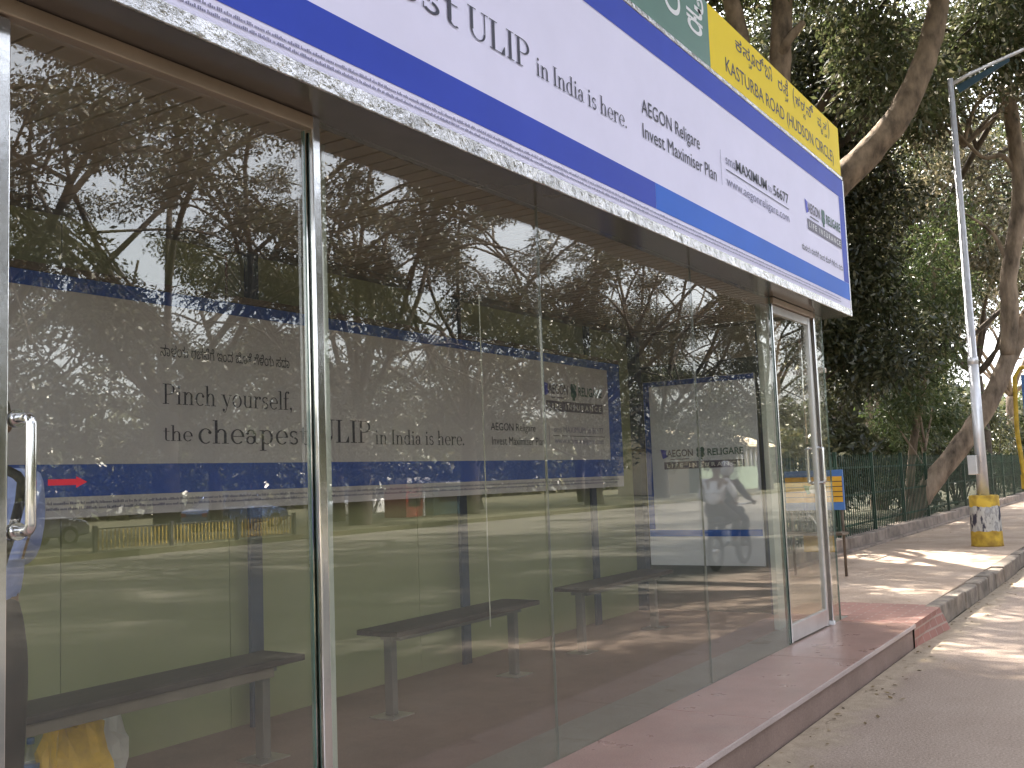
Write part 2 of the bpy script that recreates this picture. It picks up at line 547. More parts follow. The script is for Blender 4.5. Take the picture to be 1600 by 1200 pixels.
    b = N.new("ShaderNodeBump"); b.inputs['Strength'].default_value = .5; b.inputs['Distance'].default_value = .006; b.invert = True
    L.new(bt.outputs['Fac'], b.inputs['Height']); L.new(b.outputs[0], P.inputs['Normal'])
    MT['brick_paving'] = m


ground_mats()

# lamp base: peeling yellow paint with a band of torn bills
m, N, L, P = newmat('peeling_base')
tc = N.new("ShaderNodeTexCoord")
sep = N.new("ShaderNodeSeparateXYZ"); L.new(tc.outputs['Object'], sep.inputs[0])
mp = N.new("ShaderNodeMapping"); mp.inputs['Scale'].default_value = (1, 1, .5); L.new(tc.outputs['Object'], mp.inputs[0])
nz = N.new("ShaderNodeTexNoise"); nz.inputs['Scale'].default_value = 9; nz.inputs['Detail'].default_value = 8; L.new(mp.outputs[0], nz.inputs['Vector'])
r1 = N.new("ShaderNodeValToRGB")
for p, c in ((.0, (.02, .02, .03)), (.42, (.05, .045, .07)), (.47, (.45, .42, .38)), (.58, (.55, .52, .48)), (.62, (.30, .28, .27))):
    e = r1.color_ramp.elements.new(p); e.color = (*c, 1)
L.new(nz.outputs['Fac'], r1.inputs[0])
n2 = N.new("ShaderNodeTexNoise"); n2.inputs['Scale'].default_value = 6; n2.inputs['Detail'].default_value = 6; L.new(tc.outputs['Object'], n2.inputs['Vector'])
r2 = N.new("ShaderNodeValToRGB"); r2.color_ramp.elements[0].position = .35; r2.color_ramp.elements[1].position = .6
r2.color_ramp.elements[0].color = (.34, .20, .03, 1); r2.color_ramp.elements[1].color = (.66, .43, .05, 1)
L.new(n2.outputs['Fac'], r2.inputs[0])
jit = N.new("ShaderNodeMath"); jit.operation = 'MULTIPLY_ADD'; jit.inputs[1].default_value = .12; L.new(n2.outputs['Fac'], jit.inputs[0]); L.new(sep.outputs['Z'], jit.inputs[2])
a1 = N.new("ShaderNodeMath"); a1.operation = 'GREATER_THAN'; a1.inputs[1].default_value = .30; L.new(jit.outputs[0], a1.inputs[0])
a2 = N.new("ShaderNodeMath"); a2.operation = 'LESS_THAN'; a2.inputs[1].default_value = .70; L.new(jit.outputs[0], a2.inputs[0])
a3 = N.new("ShaderNodeMath"); a3.operation = 'MULTIPLY'; L.new(a1.outputs[0], a3.inputs[0]); L.new(a2.outputs[0], a3.inputs[1])
mx = N.new("ShaderNodeMix"); mx.data_type = 'RGBA'; L.new(a3.outputs[0], mx.inputs[0]); L.new(r2.outputs[0], mx.inputs[6]); L.new(r1.outputs[0], mx.inputs[7])
L.new(mx.outputs[2], P.inputs['Base Color']); P.inputs['Roughness'].default_value = .8
MT['peeling_base'] = m


# ---------------------------------------------------------------- lettering
def sans_polys(s, weight_off=0.0):
    cu = bpy.data.curves.new("lettering_curve", 'FONT')
    cu.body = s
    cu.size = 1.0
    cu.offset = weight_off
    cu.resolution_u = 3
    o = bpy.data.objects.new("lettering_curve", cu)
    link(o)
    dg = bpy.context.evaluated_depsgraph_get()
    me = bpy.data.meshes.new_from_object(o.evaluated_get(dg))
    vs = [(v.co.x, v.co.y) for v in me.vertices]
    fs = [tuple(p.vertices) for p in me.polygons]
    bpy.data.objects.remove(o)
    bpy.data.curves.remove(cu)
    bpy.data.meshes.remove(me)
    return vs, fs


def arc(cx, cy, rx, ry, a0, a1, ws, wt, n=20):
    vs, fs = [], []
    for i in range(n + 1):
        a = R(a0 + (a1 - a0) * i / n)
        c, s = math.cos(a), math.sin(a)
        vs.append((cx + rx * c, cy + ry * s))
        vs.append((cx + (rx - ws) * c, cy + (ry - wt) * s))
    for i in range(n):
        fs.append((2 * i, 2 * i + 1, 2 * i + 3, 2 * i + 2))
    return vs, fs


def serif_glyph(ch):
    q = []

    def S(x, y0, y1, w=.082): q.append(([(x, y0), (x + w, y0), (x + w, y1), (x, y1)], [(0, 1, 2, 3)]))
    def H(x0, x1, y, t=.022): q.append(([(x0, y), (x1, y), (x1, y + t), (x0, y + t)], [(0, 1, 2, 3)]))
    def A(*a, ws=.08, wt=.026): q.append(arc(*a, ws, wt))
    def D(x, y, r): q.append(([(x + r * math.cos(i * .524), y + r * math.sin(i * .524)) for i in range(12)], [tuple(range(12))]))
    def Q(*p): q.append((list(p), [tuple(range(len(p)))]))
    adv = .5
    if ch == 'P':
        S(.10, 0, .72); H(.02, .28, 0); H(.02, .30, .698); H(.15, .30, .335); A(.29, .529, .235, .192, -90, 90); adv = .58
    elif ch == 'U':
        S(.10, .2, .72, .09); H(.02, .28, .698); H(.44, .66, .698); S(.535, .2, .72, .03); A(.3325, .205, .2325, .22, 180, 360, ws=.06); adv = .68
    elif ch == 'L':
        S(.10, 0, .72, .09); H(.02, .28, .698); H(.02, .52, 0); Q((.52, 0), (.52, .21), (.50, .21), (.40, .02)); adv = .56
    elif ch == 'I':
        S(.10, 0, .72, .09); H(.02, .27, .698); H(.02, .27, 0); adv = .30
    elif ch == 'i':
        S(.09, 0, .46); H(.02, .25, 0); H(.02, .12, .438); D(.13, .62, .055); adv = .27
    elif ch == 'l':
        S(.09, 0, .74); H(.02, .25, 0); H(.02, .12, .718); adv = .27
    elif ch in 'nh':
        S(.09, 0, .46 if ch == 'n' else .74); H(.02, .25, 0); H(.02, .12, .438 if ch == 'n' else .718)
        A(.29, .31, .165, .155, 0, 165); S(.373, 0, .315); H(.305, .53, 0); adv = .55
    elif ch == 'u':
        S(.09, .14, .46); A(.27, .145, .18, .155, 180, 330); S(.37, 0, .46); H(.02, .12, .438); H(.30, .40, .438); H(.42, .52, 0); adv = .54
    elif ch == 'c':
        A(.26, .23, .22, .242, 48, 312); D(.385, .345, .052); adv = .45
    elif ch == 'e':
        A(.26, .23, .22, .242, 0, 318); H(.08, .47, .225); adv = .49
    elif ch == 'o':
        A(.27, .23, .23, .242, 0, 360); adv = .53
    elif ch == 'r':
        S(.09, 0, .46); H(.02, .26, 0); H(.02, .12, .438); A(.29, .31, .15, .155, 60, 165); D(.35, .405, .055); adv = .42
    elif ch == 's':
        A(.20, .345, .145, .125, 30, 262, ws=.06, wt=.05); A(.20, .12, .155, .13, -150, 82, ws=.06, wt=.05); H(.05, .068, .03, .12); H(.305, .323, .32, .12); adv = .40
    elif ch == 't':
        S(.11, .1, .60, .075); A(.24, .11, .13, .12, 180, 310, ws=.065); H(.02, .31, .438); adv = .34
    elif ch == 'f':
        S(.10, 0, .60); A(.25, .6, .15, .145, 75, 180); D(.29, .69, .05); H(.02, .31, .438); H(.02, .27, 0); adv = .32
    elif ch == 'a':
        A(.20, .125, .16, .135, 0, 360, ws=.07); S(.29, .06, .33, .075); A(.21, .32, .155, .145, 0, 150, ws=.075); D(.10, .35, .05); A(.42, .07, .06, .07, 180, 300, ws=.02); adv = .48
    elif ch == 'p':
        S(.09, -.22, .46); H(.02, .25, -.22); H(.02, .12, .438); A(.27, .23, .21, .242, -140, 140); adv = .54
    elif ch == 'd':
        A(.25, .23, .21, .242, 40, 320); S(.355, 0, .74); H(.28, .38, .718); H(.42, .51, 0); adv = .54
    elif ch == 'y':
        Q((.05, .45), (.145, .45), (.315, .05), (.26, -.02)); Q((.42, .45), (.445, .45), (.23, -.13), (.205, -.13)); H(.0, .19, .438); H(.35, .50, .438)
        A(.155, -.13, .075, .085, 180, 360, ws=.02); D(.11, -.12, .05); adv = .49
    elif ch == '.':
        D(.10, .05, .055); adv = .24
    elif ch == ',':
        D(.10, .05, .055); Q((.10, .03), (.155, .04), (.11, -.12), (.08, -.12)); adv = .24
    elif ch == ' ':
        adv = .24
    return q, adv


def serif_polys(s):
    V, F, x, k = [], [], 0, 0
    for ch in s:
        q, adv = serif_glyph(ch)
        for vs, fs in q:
            b = len(V)
            k += 1
            V += [(px + x, py, (k % 7) * 1.2e-4) for px, py in vs]
            F += [tuple(b + i for i in f) for f in fs]
        x += adv
    return V, F


def letter(polys, x0, x1, z0, z1, plane, mb=None):
    """fit a lettering to a box on a board; plane: function (u, w, h) -> world"""
    vs, fs = polys
    us = [p[0] for p in vs]
    ws = [p[1] for p in vs]
    ua, ub, wa, wb = min(us), max(us), min(ws), max(ws)
    out = [plane(x0 + (p[0] - ua) / (ub - ua) * (x1 - x0), z0 + (p[1] - wa) / (wb - wa) * (z1 - z0), p[2] if len(p) > 2 else 0) for p in vs]
    mb = mb or MB()
    mb.add(out, fs)
    return mb


def facing_road(Y):         # boards parallel to the road, read from -Y
    return lambda u, w, h: (u, Y - h, w)


def facing_left(X):         # the end board, read from -X: u runs from far (left in view) to near
    return lambda u, w, h: (X - h, -u, w)


def flat(pl, u0, u1, w0, w1, mb=None):
    mb = mb or MB()
    mb.add([pl(u0, w0, 0), pl(u1, w0, 0), pl(u1, w1, 0), pl(u0, w1, 0)], [(0, 1, 2, 3)])
    return mb


def poly(pl, pts, mb=None):
    mb = mb or MB()
    mb.add([pl(u, w, 0) for u, w in pts], [tuple(range(len(pts)))])
    return mb


def fine_print(pl, u0, u1, w, h, seed, mb=None):
    """a line of print too small to read: short strokes"""
    rg = random.Random(seed)
    mb = mb or MB()
    u = u0
    while u < u1:
        n = rg.randint(2, 9)
        for _ in range(n):
            a = rg.uniform(.35, .6) * h
            t = rg.choice((.62, .62, .62, .95, 1.0)) * h
            mb.add([pl(u, w, 0), pl(u + a, w, 0), pl(u + a, w + t, 0), pl(u, w + t, 0)], [(0, 1, 2, 3)])
            u += a + .16 * h
        u += .4 * h
    return mb


def kannada(items, pl, mb=None):
    """items: (text, u0, u1, w0, w1)"""
    mb = mb or MB()
    for s, u0, u1, w0, w1 in items:
        p = sans_polys(s, .006)
        if p[0]:
            letter(p, u0, u1, w0, w1, pl, mb)
    return mb


def logo(root, pl, u0, u1, z1, seedless=True, tagline=False):
    """flag, two words with an emblem between, and a grey strip below; z1 top, width from u0 to u1"""
    W = u1 - u0
    k = W / 1.07
    pl2 = lambda u, w, h: pl(u, w, h + .0015)
    f = poly(pl2, [(u0, z1 - .005 * k), (u0 + .085 * k, z1 - .02 * k), (u0 + .075 * k, z1 - .06 * k), (u0 + .10 * k, z1 - .10 * k), (u0 + .03 * k, z1 - .125 * k)])
    f.build('logo_flag', MT['logo_blue'], root)
    t = letter(sans_polys("AEGON", .02), u0 + .085 * k, u0 + .43 * k, z1 - .105 * k, z1 - .015 * k, pl2)
    flat(pl2, u0 + .13 * k, u0 + .38 * k, z1 - .14 * k, z1 - .128 * k, t)
    t.build('logo_lettering', MT['logo_grey'], root)
    e = MB()
    for i in range(4):
        a = R(45 + 90 * i)
        c = (u0 + .53 * k + .032 * k * math.cos(a), z1 - .06 * k + .04 * k * math.sin(a))
        e.add([pl(c[0] + .03 * k * math.cos(j * .524), c[1] + .036 * k * math.sin(j * .524), .0015 + i * .0002) for j in range(12)], [tuple(range(12))])
    poly(pl2, [(u0 + .52 * k, z1 - .06 * k), (u0 + .54 * k, z1 - .06 * k), (u0 + .555 * k, z1 - .15 * k), (u0 + .505 * k, z1 - .15 * k)], e)
    e.build('logo_emblem', MT['logo_green'], root)
    letter(sans_polys("RELIGARE", .02), u0 + .62 * k, u1, z1 - .105 * k, z1 - .02 * k, pl2).build('logo_lettering', MT['logo_green'], root)
    s = flat(pl2, u0 + .045 * k, u1 + .01 * k, z1 - .255 * k, z1 - .165 * k).build('logo_strip', MT['logo_grey'], root)
    letter(sans_polys("L I F E   I N S U R A N C E", .015), u0 + .08 * k, u1 - .03 * k, z1 - .235 * k, z1 - .187 * k, lambda u, w, h: pl(u, w, h + .003)).build('logo_lettering', MT['white_paint'], s)


# ---------------------------------------------------------------- the ground
def sheet(name, x0, x1, y0, y1, z, m, uv=None):
    o = MB().add([(x0, y0, z), (x1, y0, z), (x1, y1, z), (x0, y1, z)], [(0, 1, 2, 3)]).build(name, m)
    return structure(o)


sheet('ground', -300, 400, -300, 300, -0.012, MT['earth'])
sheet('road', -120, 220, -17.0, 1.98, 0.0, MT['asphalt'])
o = MB().box(10.58, 160, 2.13, 4.5, -.01, .196).build('pavement', MT['pavement']); structure(o)
o = MB().box(-120, 220, -23, -17.0, -.01, .15).build('far_pavement', MT['earth']); structure(o)
sheet('park_ground', -120, 200, 4.85, 120, .06, MT['earth'])
# kerb stones from the end of the platform along the road
kb = MB()
rg = random.Random(5)
x = 10.42
while x < 120:
    w = rg.uniform(.55, .8)
    y = 1.975 + rg.uniform(-.02, .02)
    kb.box(x, x + w - rg.uniform(.01, .04), y, 2.128, -.01, .2 + rg.uniform(-.02, .008), .018)
    x += w
structure(kb.build('kerb', MT['kerb_stone']))

# shelter platform: granite slab with a projecting nosing
p = MB()
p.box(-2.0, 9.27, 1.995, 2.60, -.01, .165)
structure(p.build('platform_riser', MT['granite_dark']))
p = MB()
x = -2.0
for w in (1.9, 1.9, 1.88, 1.86, 1.9, 1.83):
    p.box(x, x + w - .003, 1.974, 2.612, .166, .2, .004)
    x += w
structure(p.build('platform', MT['granite']))
structure(MB().box(-2.0, 9.272, 1.966, 1.9735, .168, .2005, .003).build('nosing_highlight', MT['granite_highlight']))  # pale strip: the edge's highlight put into its colour
structure(MB().box(-2.0, 9.6, 2.614, 2.95, .10, .199).build('threshold', MT['granite_grey']))
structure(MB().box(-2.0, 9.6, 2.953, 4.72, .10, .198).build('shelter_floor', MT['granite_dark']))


def brick_block():
    me = bpy.data.meshes.new('brick_paving')
    bm = bmesh.new()
    uvl = bm.loops.layers.uv.new()
    def face(co, uv):
        f = bm.faces.new([bm.verts.new(c) for c in co])
        for l, t in zip(f.loops, uv):
            l[uvl].uv = t
    top = [(9.274, 1.98), (10.40, 1.98), (10.575, 2.12), (10.575, 2.95), (9.62, 2.95), (9.62, 2.615), (9.274, 2.615)]
    z = .199
    face([(a, b, z) for a, b in top], [(b, a) for a, b in top])
    fr = [(9.274, 0), (10.62, 0), (10.40, .199), (9.274, .199)]
    face([(9.274, 1.985, -.01), (10.46, 1.90, -.01), (10.40, 1.98, .199), (9.274, 1.98, .199)], [(0, 0), (1.3, 0), (1.2, .2), (0, .2)])
    face([(10.46, 1.90, -.01), (10.60, 2.10, -.01), (10.575, 2.12, .199), (10.40, 1.98, .199)], [(1.3, 0), (1.6, 0), (1.55, .2), (1.2, .2)])
    bm.to_mesh(me)
    bm.free()
    me.materials.append(MT['brick_paving'])
    o = bpy.data.objects.new('brick_paving', me)
    link(o)
    return structure(o)


brick_block()
structure(MB().box(9.62, 10.578, 2.951, 4.5, -.01, .197).build('pavement_strip', MT['pavement']))

# ---------------------------------------------------------------- the bus shelter
SX0, SX1 = 1.15, 9.52
YG, YB = 2.61, 4.64
sh = thing('bus_shelter', "glass fronted bus shelter on a red granite platform with chrome posts and planked ceiling", 'bus shelter', (5.3, 3.6, .2))
MB().box(SX0 - .1, SX1 + .02, 2.52, 4.78, 3.12, 3.24).build('roof', MT['aluminium'], sh)
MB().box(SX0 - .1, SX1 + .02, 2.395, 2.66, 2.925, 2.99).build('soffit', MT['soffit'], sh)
pl_ = MB()
x = SX0
while x < SX1:
    pl_.box(x, min(x + .101, SX1), 2.662, 4.60, 3.0, 3.03, .003)
    x += .112
pl_.box(SX0, SX1, 2.662, 4.6, 3.034, 3.05)
pl_.build('ceiling', MT['ceiling'], sh)
MB().box(SX0, SX1, 4.50, 4.60, 2.955, 2.998, .004).build('ceiling_edge', MT['brown_trim'], sh)
MB().box(1.20, 2.735, 2.585, 2.655, 2.872, 2.922, .004).build('door_header', MT['brown_channel'], sh)
MB().box(7.93, 9.06, 2.585, 2.655, 2.872, 2.922, .004).build('door_header', MT['brown_channel'], sh)
# fixed front panes
for a, b in ((2.80, 4.361), (4.367, 6.317), (6.323, 7.915)):
    g = MB().box(a, b, YG, YG + .012, .201, 2.923).build('glass_panel', MT['glass'], sh)
for xs in (4.364, 6.32):
    MB().box(xs - .001, xs + .001, YG - .001, YG + .013, .202, 2.92).build('pane_seam', MT['seam'], sh)
MB().box(7.9155, 7.921, YG - .001, YG + .013, .201, 2.92).build('pane_edge', MT['glass_edge'], sh)
g = MB().box(9.085, 9.335, YG, YG + .012, .201, 2.92).build('glass_panel', MT['glass'], sh)
MB().box(9.3355, 9.341, YG - .001, YG + .013, .201, 2.92).build('pane_edge', MT['glass_edge'], sh)
# end pane near the road, far back part holds the poster
MB().box(9.545, 9.557, 2.70, 3.24, .21, 2.92).build('glass_panel', MT['glass'], sh)
# light marks of old sealant on the inside of the panes
MB().box(3.838, 3.843, YG + .014, YG + .017, .9, 2.40).build('sealant_line', MT['silicone'], sh)
# chrome posts
MB().box(2.727, 2.768, 2.585, 2.635, .2, 2.924, .004).build('post', MT['chrome'], sh)
MB().box(9.018, 9.052, 2.585, 2.63, .235, 2.924, .004).build('post', MT['chrome'], sh)
MB().box(9.014, 9.056, 2.58, 2.635, .2, .234, .004).build('post_foot', MT['white_paint'], sh)
for xi, wi in ((3.085, .08), (8.62, .2)):
    MB().box(xi, xi + wi, 2.93, 2.975, .199, 2.998, .003).build('inner_post', MT['grey_post'], sh)
# doors: pane, stiles, rails, pull handles on both faces
def door(x0, x1, left_stile, right_stile, hx, z0, z1, label, hr=.014):
    d = MB().box(x0 + .002, x1 - .002, YG + .006, YG + .018, .215, 2.868).build('door', MT['glass'], sh)
    d['label'] = label
    if left_stile:
        MB().box(x0 - left_stile, x0, YG - .012, YG + .036, .205, 2.868, .003).build('stile', MT['chrome'], d)
    if right_stile:
        MB().box(x1, x1 + right_stile, YG - .008, YG + .032, .205, 2.868, .003).build('stile', MT['aluminium'], d)
    for s, y in ((-1, YG + .006), (1, YG + .018)):
        pts = []
        zc = [z0, z1]
        out = .062 * s
        pts.append((hx, y, z1))
        for i in range(7):
            a = R(90 * i / 6)
            pts.append((hx, y + out - .02 * s + .02 * s * math.sin(a), z1 - .02 + .02 * math.cos(a)))
        for i in range(7):
            a = R(90 * i / 6)
            pts.append((hx, y + out - .02 * s + .02 * s * math.cos(a), z0 + .02 - .02 * math.sin(a)))
        pts.append((hx, y, z0))
        h = MB().tube(pts, hr, 12)
        h.build('handle', MT['chrome'], d)
        for z in (z0, z1):
            MB().tube([(hx, y, z), (hx, y + .007 * s, z)], .024, 16).build('handle_rose', MT['chrome'], d)
    return d


d1 = door(1.562, 2.712, .055, 0, 1.60, 1.462, 1.765, 'left door with red arrow sticker')
pl = facing_road(YG + .004)
arrow = [(1.688, 1.582), (1.775, 1.582), (1.775, 1.574), (1.81, 1.59), (1.775, 1.606), (1.775, 1.599), (1.688, 1.599)]
poly(pl, arrow).build('arrow_sticker', MT['red_vinyl'], d1)
MB().box(2.7125, 2.717, YG + .005, YG + .019, .215, 2.868).build('pane_edge', MT['glass_edge'], d1)
d2 = door(7.945, 8.90, .012, .05, 8.925, 1.422, 1.724, 'right door with wide bottom rail')
MB().box(7.945, 8.90, YG - .006, YG + .030, .212, .345, .003).build('bottom_rail', MT['aluminium'], d2)
MB().box(7.945, 8.90, YG - .004, YG + .028, 2.80, 2.866, .003).build('top_rail', MT['aluminium'], d2)
MB().tube([(8.80, YG + .045, 1.76), (8.80, YG + .045, 2.74)], .012, 10).build('reflection_rod', MT['chrome'], d2)  # chrome rod modelled in place of a reflected bright line
# back wall of painted sheets
x = SX0
k = 0
for xe in (3.07, 4.14, 5.9, 7.7, 9.46):
    MB().box(x, xe - .006, YB, YB + .012, .2, 2.996).build('back_panel', MT['back_panel'], sh)
    x = xe
MB().box(SX0, 9.46, YB + .014, YB + .03, .2, 2.996).build('back_lining', MT['seam'], sh)
MB().box(4.128, 4.146, YB - .004, YB - .0005, 2.66, 2.95).build('rust_stain', MT['rust'], sh)
for xp in (2.10, 4.20, 6.28, 8.36):
    MB().box(xp, xp + .095, 4.533, 4.56, .199, 2.954, .004).build('back_post', MT['dark_steel'], sh)
MB().box(9.44, 9.56, 4.545, 4.66, .19, 3.0, .004).build('corner_post', MT['dark_steel'], sh)
MB().box(9.535, 9.575, 3.25, 3.31, .19, 3.0, .004).build('corner_post', MT['dark_steel'], sh)
MB().box(9.53, 9.58, 3.311, 4.544, 2.65, 2.96, .004).build('tie_board', MT['beige_board'], sh)
MB().box(9.562, 9.574, 3.31, 4.55, .2, 2.648).build('end_panel', MT['end_panel'], sh)
MB().box(9.53, 9.58, 2.66, 3.249, 2.43, 2.475, .004).build('tie_rail', MT['brown_channel'], sh)
MB().box(9.53, 9.58, 2.66, 4.7, 2.962, 2.998, .003).build('ceiling_edge', MT['brown_trim'], sh)
MB().box(1.16, 1.172, 2.66, 4.6, .21, 2.95).build('glass_panel', MT['glass'], sh)
MB().box(1.15, 1.19, 2.58, 2.64, .2, 2.924, .003).build('post', MT['chrome'], sh)

# ---------------------------------------------------------------- the long advertising board on the roof edge
YF = 2.393
fb = thing('advertising_board', "long white advertising board with blue stripes above the shelter's glass front", 'sign', (5.3, YF, 2.92))
MB().box(1.0, 9.55, YF, 2.515, 2.99, 4.205, .003).build('board', MT['white_vinyl'], fb)
MB().box(1.0, 9.553, YF - .012, 2.392, 2.922, 2.988, .004).build('bottom_trim', MT['crumpled_chrome'], fb)
MB().box(1.0, 9.553, YF - .006, 2.53, 4.207, 4.238, .004).build('top_trim', MT['crumpled_chrome'], fb)
MB().box(9.552, 9.572, YF - .006, 2.52, 2.99, 4.205, .004).build('end_trim', MT['aluminium'], fb)
pl = facing_road(YF - .002)
flat(pl, 1.0, 5.34, 3.072, 3.228).build('stripe', MT['blue_vinyl'], fb)
flat(pl, 5.341, 9.55, 3.072, 3.228).build('stripe', MT['bright_blue_vinyl'], fb)
flat(pl, 1.0, 9.55, 4.02, 4.203).build('stripe', MT['blue_vinyl'], fb)
flat(pl, 9.385, 9.55, 3.229, 4.019).build('stripe', MT['blue_vinyl'], fb)
pl = facing_road(YF - .004)
for w, s in ((3.040, 1), (3.016, 2)):
    fine_print(pl, 1.2, 9.2, w, .012, s).build('fine_print', MT['grey_ink'], fb)
for s, a, b, z0, z1 in (("Pinch yourself,", 1.75, 2.95, 3.68, 3.84), ("the", 1.75, 1.99, 3.465, 3.575), ("cheapest", 2.07, 3.415, 3.405, 3.605), ("ULIP", 3.483, 3.985, 3.452, 3.59),
                        ("in India is here.", 4.045, 4.998, 3.452, 3.552)):
    letter(serif_polys(s), a, b, z0, z1, pl).build('lettering', MT['ink'], fb)
letter(sans_polys("AEGON Religare"), 5.205, 6.06, 3.578, 3.692, pl).build('lettering', MT['ink'], fb)
letter(sans_polys("Invest Maximiser Plan"), 5.205, 6.325, 3.458, 3.545, pl).build('lettering', MT['ink'], fb)
flat(pl, 6.415, 6.421, 3.455, 3.70).build('rule', MT['grey_ink'], fb)
letter(sans_polys("sms"), 6.51, 6.69, 3.625, 3.672, pl).build('lettering', MT['grey_ink'], fb)
letter(sans_polys("MAXIMUM", .022), 6.705, 7.35, 3.622, 3.70, pl).build('lettering', MT['ink'], fb)
letter(sans_polys("to"), 7.38, 7.46, 3.628, 3.68, pl).build('lettering', MT['grey_ink'], fb)
letter(sans_polys("56677", .012), 7.50, 7.86, 3.622, 3.705, pl).build('lettering', MT['ink'], fb)
flat(pl, 6.51, 7.86, 3.582, 3.588).build('rule', MT['ink'], fb)
letter(sans_polys("www.aegonreligare.com"), 6.51, 7.85, 3.455, 3.545, pl).build('lettering', MT['grey_ink'], fb)
logo(fb, facing_road(YF - .002), 8.30, 9.36, 3.775)
letter(sans_polys("ನಾಳಯ ರಚನೆಗೆ ಇಂದ ಜೊತೆ ಗೆಳೆಯ ಸದಾ"), 8.14, 9.36, 3.315, 3.372, pl).build('lettering', MT['ink'], fb)

# name boards standing on top of it
yb = thing('name_board', "yellow street name board with black lettering on top of the shelter's right end", 'sign', (8, 2.40, 4.24))
MB().box(6.365, 9.56, 2.40, 2.44, 4.24, 4.708, .003).build('panel', MT['yellow_board'], yb)
pl = facing_road(2.398)
letter(sans_polys("KASTURBA ROAD (HUDSON CIRCLE)", .004), 6.645, 9.33, 4.285, 4.425, pl).build('lettering', MT['ink'], yb)
kn = [("ಕ", 6.87, 7.0, 4.555, 4.655), ("ಸ", 7.02, 7.17, 4.555, 4.655), ("ತ", 7.13, 7.21, 4.495, 4.545), ("ೂ", 7.18, 7.28, 4.55, 4.64), ("ರ", 7.30, 7.42, 4.555, 4.655), ("್", 7.41, 7.48, 4.62, 4.68),
      ("ಬ", 7.50, 7.61, 4.555, 4.655), ("ಾ", 7.61, 7.67, 4.56, 4.675), ("ರ", 7.81, 7.92, 4.555, 4.655), ("ಸ", 7.94, 8.06, 4.555, 4.655), ("ೆ", 8.0, 8.07, 4.64, 4.695), ("ತ", 7.97, 8.06, 4.495, 4.545),
      ("(", 8.19, 8.235, 4.515, 4.69), ("ಹ", 8.25, 8.38, 4.555, 4.655), ("ಡ", 8.40, 8.52, 4.555, 4.655), ("ಸ", 8.45, 8.52, 4.495, 4.545), ("ನ", 8.55, 8.68, 4.555, 4.655), ("್", 8.67, 8.76, 4.62, 4.69),
      ("ವ", 8.88, 8.99, 4.555, 4.655), ("ೃ", 8.97, 9.03, 4.50, 4.56), ("ತ", 9.05, 9.17, 4.555, 4.655), ("ತ", 9.08, 9.17, 4.495, 4.545), (")", 9.20, 9.245, 4.515, 4.69)]
kannada(kn, pl).build('lettering', MT['ink'], yb)
gb = thing('name_board', "dark green board with large white lettering on the shelter roof beside the yellow board", 'sign', (4, 2.40, 4.24))
MB().box(3.2, 6.362, 2.40, 2.44, 4.24, 4.708, .003).build('panel', MT['green_board'], gb)
kannada([("ಪ", 5.02, 5.22, 4.40, 4.62), ("ಾ", 5.22, 5.32, 4.41, 4.64), ("ಲ", 5.62, 5.88, 4.40, 4.60), ("ಿ", 5.70, 5.90, 4.55, 4.69), ("ಕ", 5.98, 6.25, 4.40, 4.60), ("ೆ", 6.12, 6.28, 4.57, 4.69)], pl).build('lettering', MT['white_paint'], gb)

# ---------------------------------------------------------------- poster on the back wall
YP = 4.50
bp = thing('poster_board', "long grey white poster with blue borders hung on the shelter's back posts", 'sign', (5.4, YP, 1.445))
MB().box(1.6, 8.96, YP, YP + .03, 1.445, 2.63, .002).build('board', MT['poster_white'], bp)
MB().box(1.6, 8.96, YP - .004, YP + .034, 2.632, 2.672, .003).build('top_trim', MT['brown_trim'], bp)
pl = facing_road(YP - .002)
flat(pl, 1.6, 8.96, 2.555, 2.629).build('stripe', MT['poster_blue'], bp)
flat(pl, 1.6, 8.96, 1.548, 1.705).build('stripe', MT['poster_blue'], bp)
flat(pl, 8.70, 8.96, 1.706, 2.554).build('stripe', MT['poster_blue'], bp)
pl = facing_road(YP - .004)
for s, a, b, z0, z1 in (("Pinch yourself,", 3.565, 4.515, 1.99, 2.135), ("the", 3.565, 3.76, 1.824, 1.91), ("cheapest", 3.80, 4.647, 1.775, 1.945), ("ULIP", 4.735, 5.237, 1.826, 1.975), ("in India is here.", 5.285, 6.31, 1.82, 1.925)):
    letter(serif_polys(s), a, b, z0, z1, pl).build('lettering', MT['ink'], bp)
letter(sans_polys("ನಾಳಯ ರಚನೆಗೆ ಇಂದ ಜೊತೆ ಗೆಳೆಯ ಸದಾ"), 3.55, 4.50, 2.275, 2.345, pl).build('lettering', MT['ink'], bp)
letter(sans_polys("AEGON Religare"), 6.678, 7.35, 1.925, 2.005, pl).build('lettering', MT['ink'], bp)
letter(sans_polys("Invest Maximiser Plan"), 6.688, 7.49, 1.83, 1.895, pl).build('lettering', MT['ink'], bp)
flat(pl, 7.572, 7.578, 1.83, 2.0).build('rule', MT['grey_ink'], bp)
letter(sans_polys("sms MAXIMUM to 56677"), 7.66, 8.57, 1.945, 2.0, pl).build('lettering', MT['grey_ink'], bp)
flat(pl, 7.64, 8.60, 1.914, 1.919).build('rule', MT['ink'], bp)
letter(sans_polys("www.aegonreligare.com"), 7.66, 8.58, 1.835, 1.90, pl).build('lettering', MT['grey_ink'], bp)
logo(bp, facing_road(YP - .002), 7.50, 8.57, 2.385)
for w, s in ((1.512, 3), (1.486, 4)):
    fine_print(pl, 1.8, 8.8, w, .014, s).build('fine_print', MT['grey_ink'], bp)

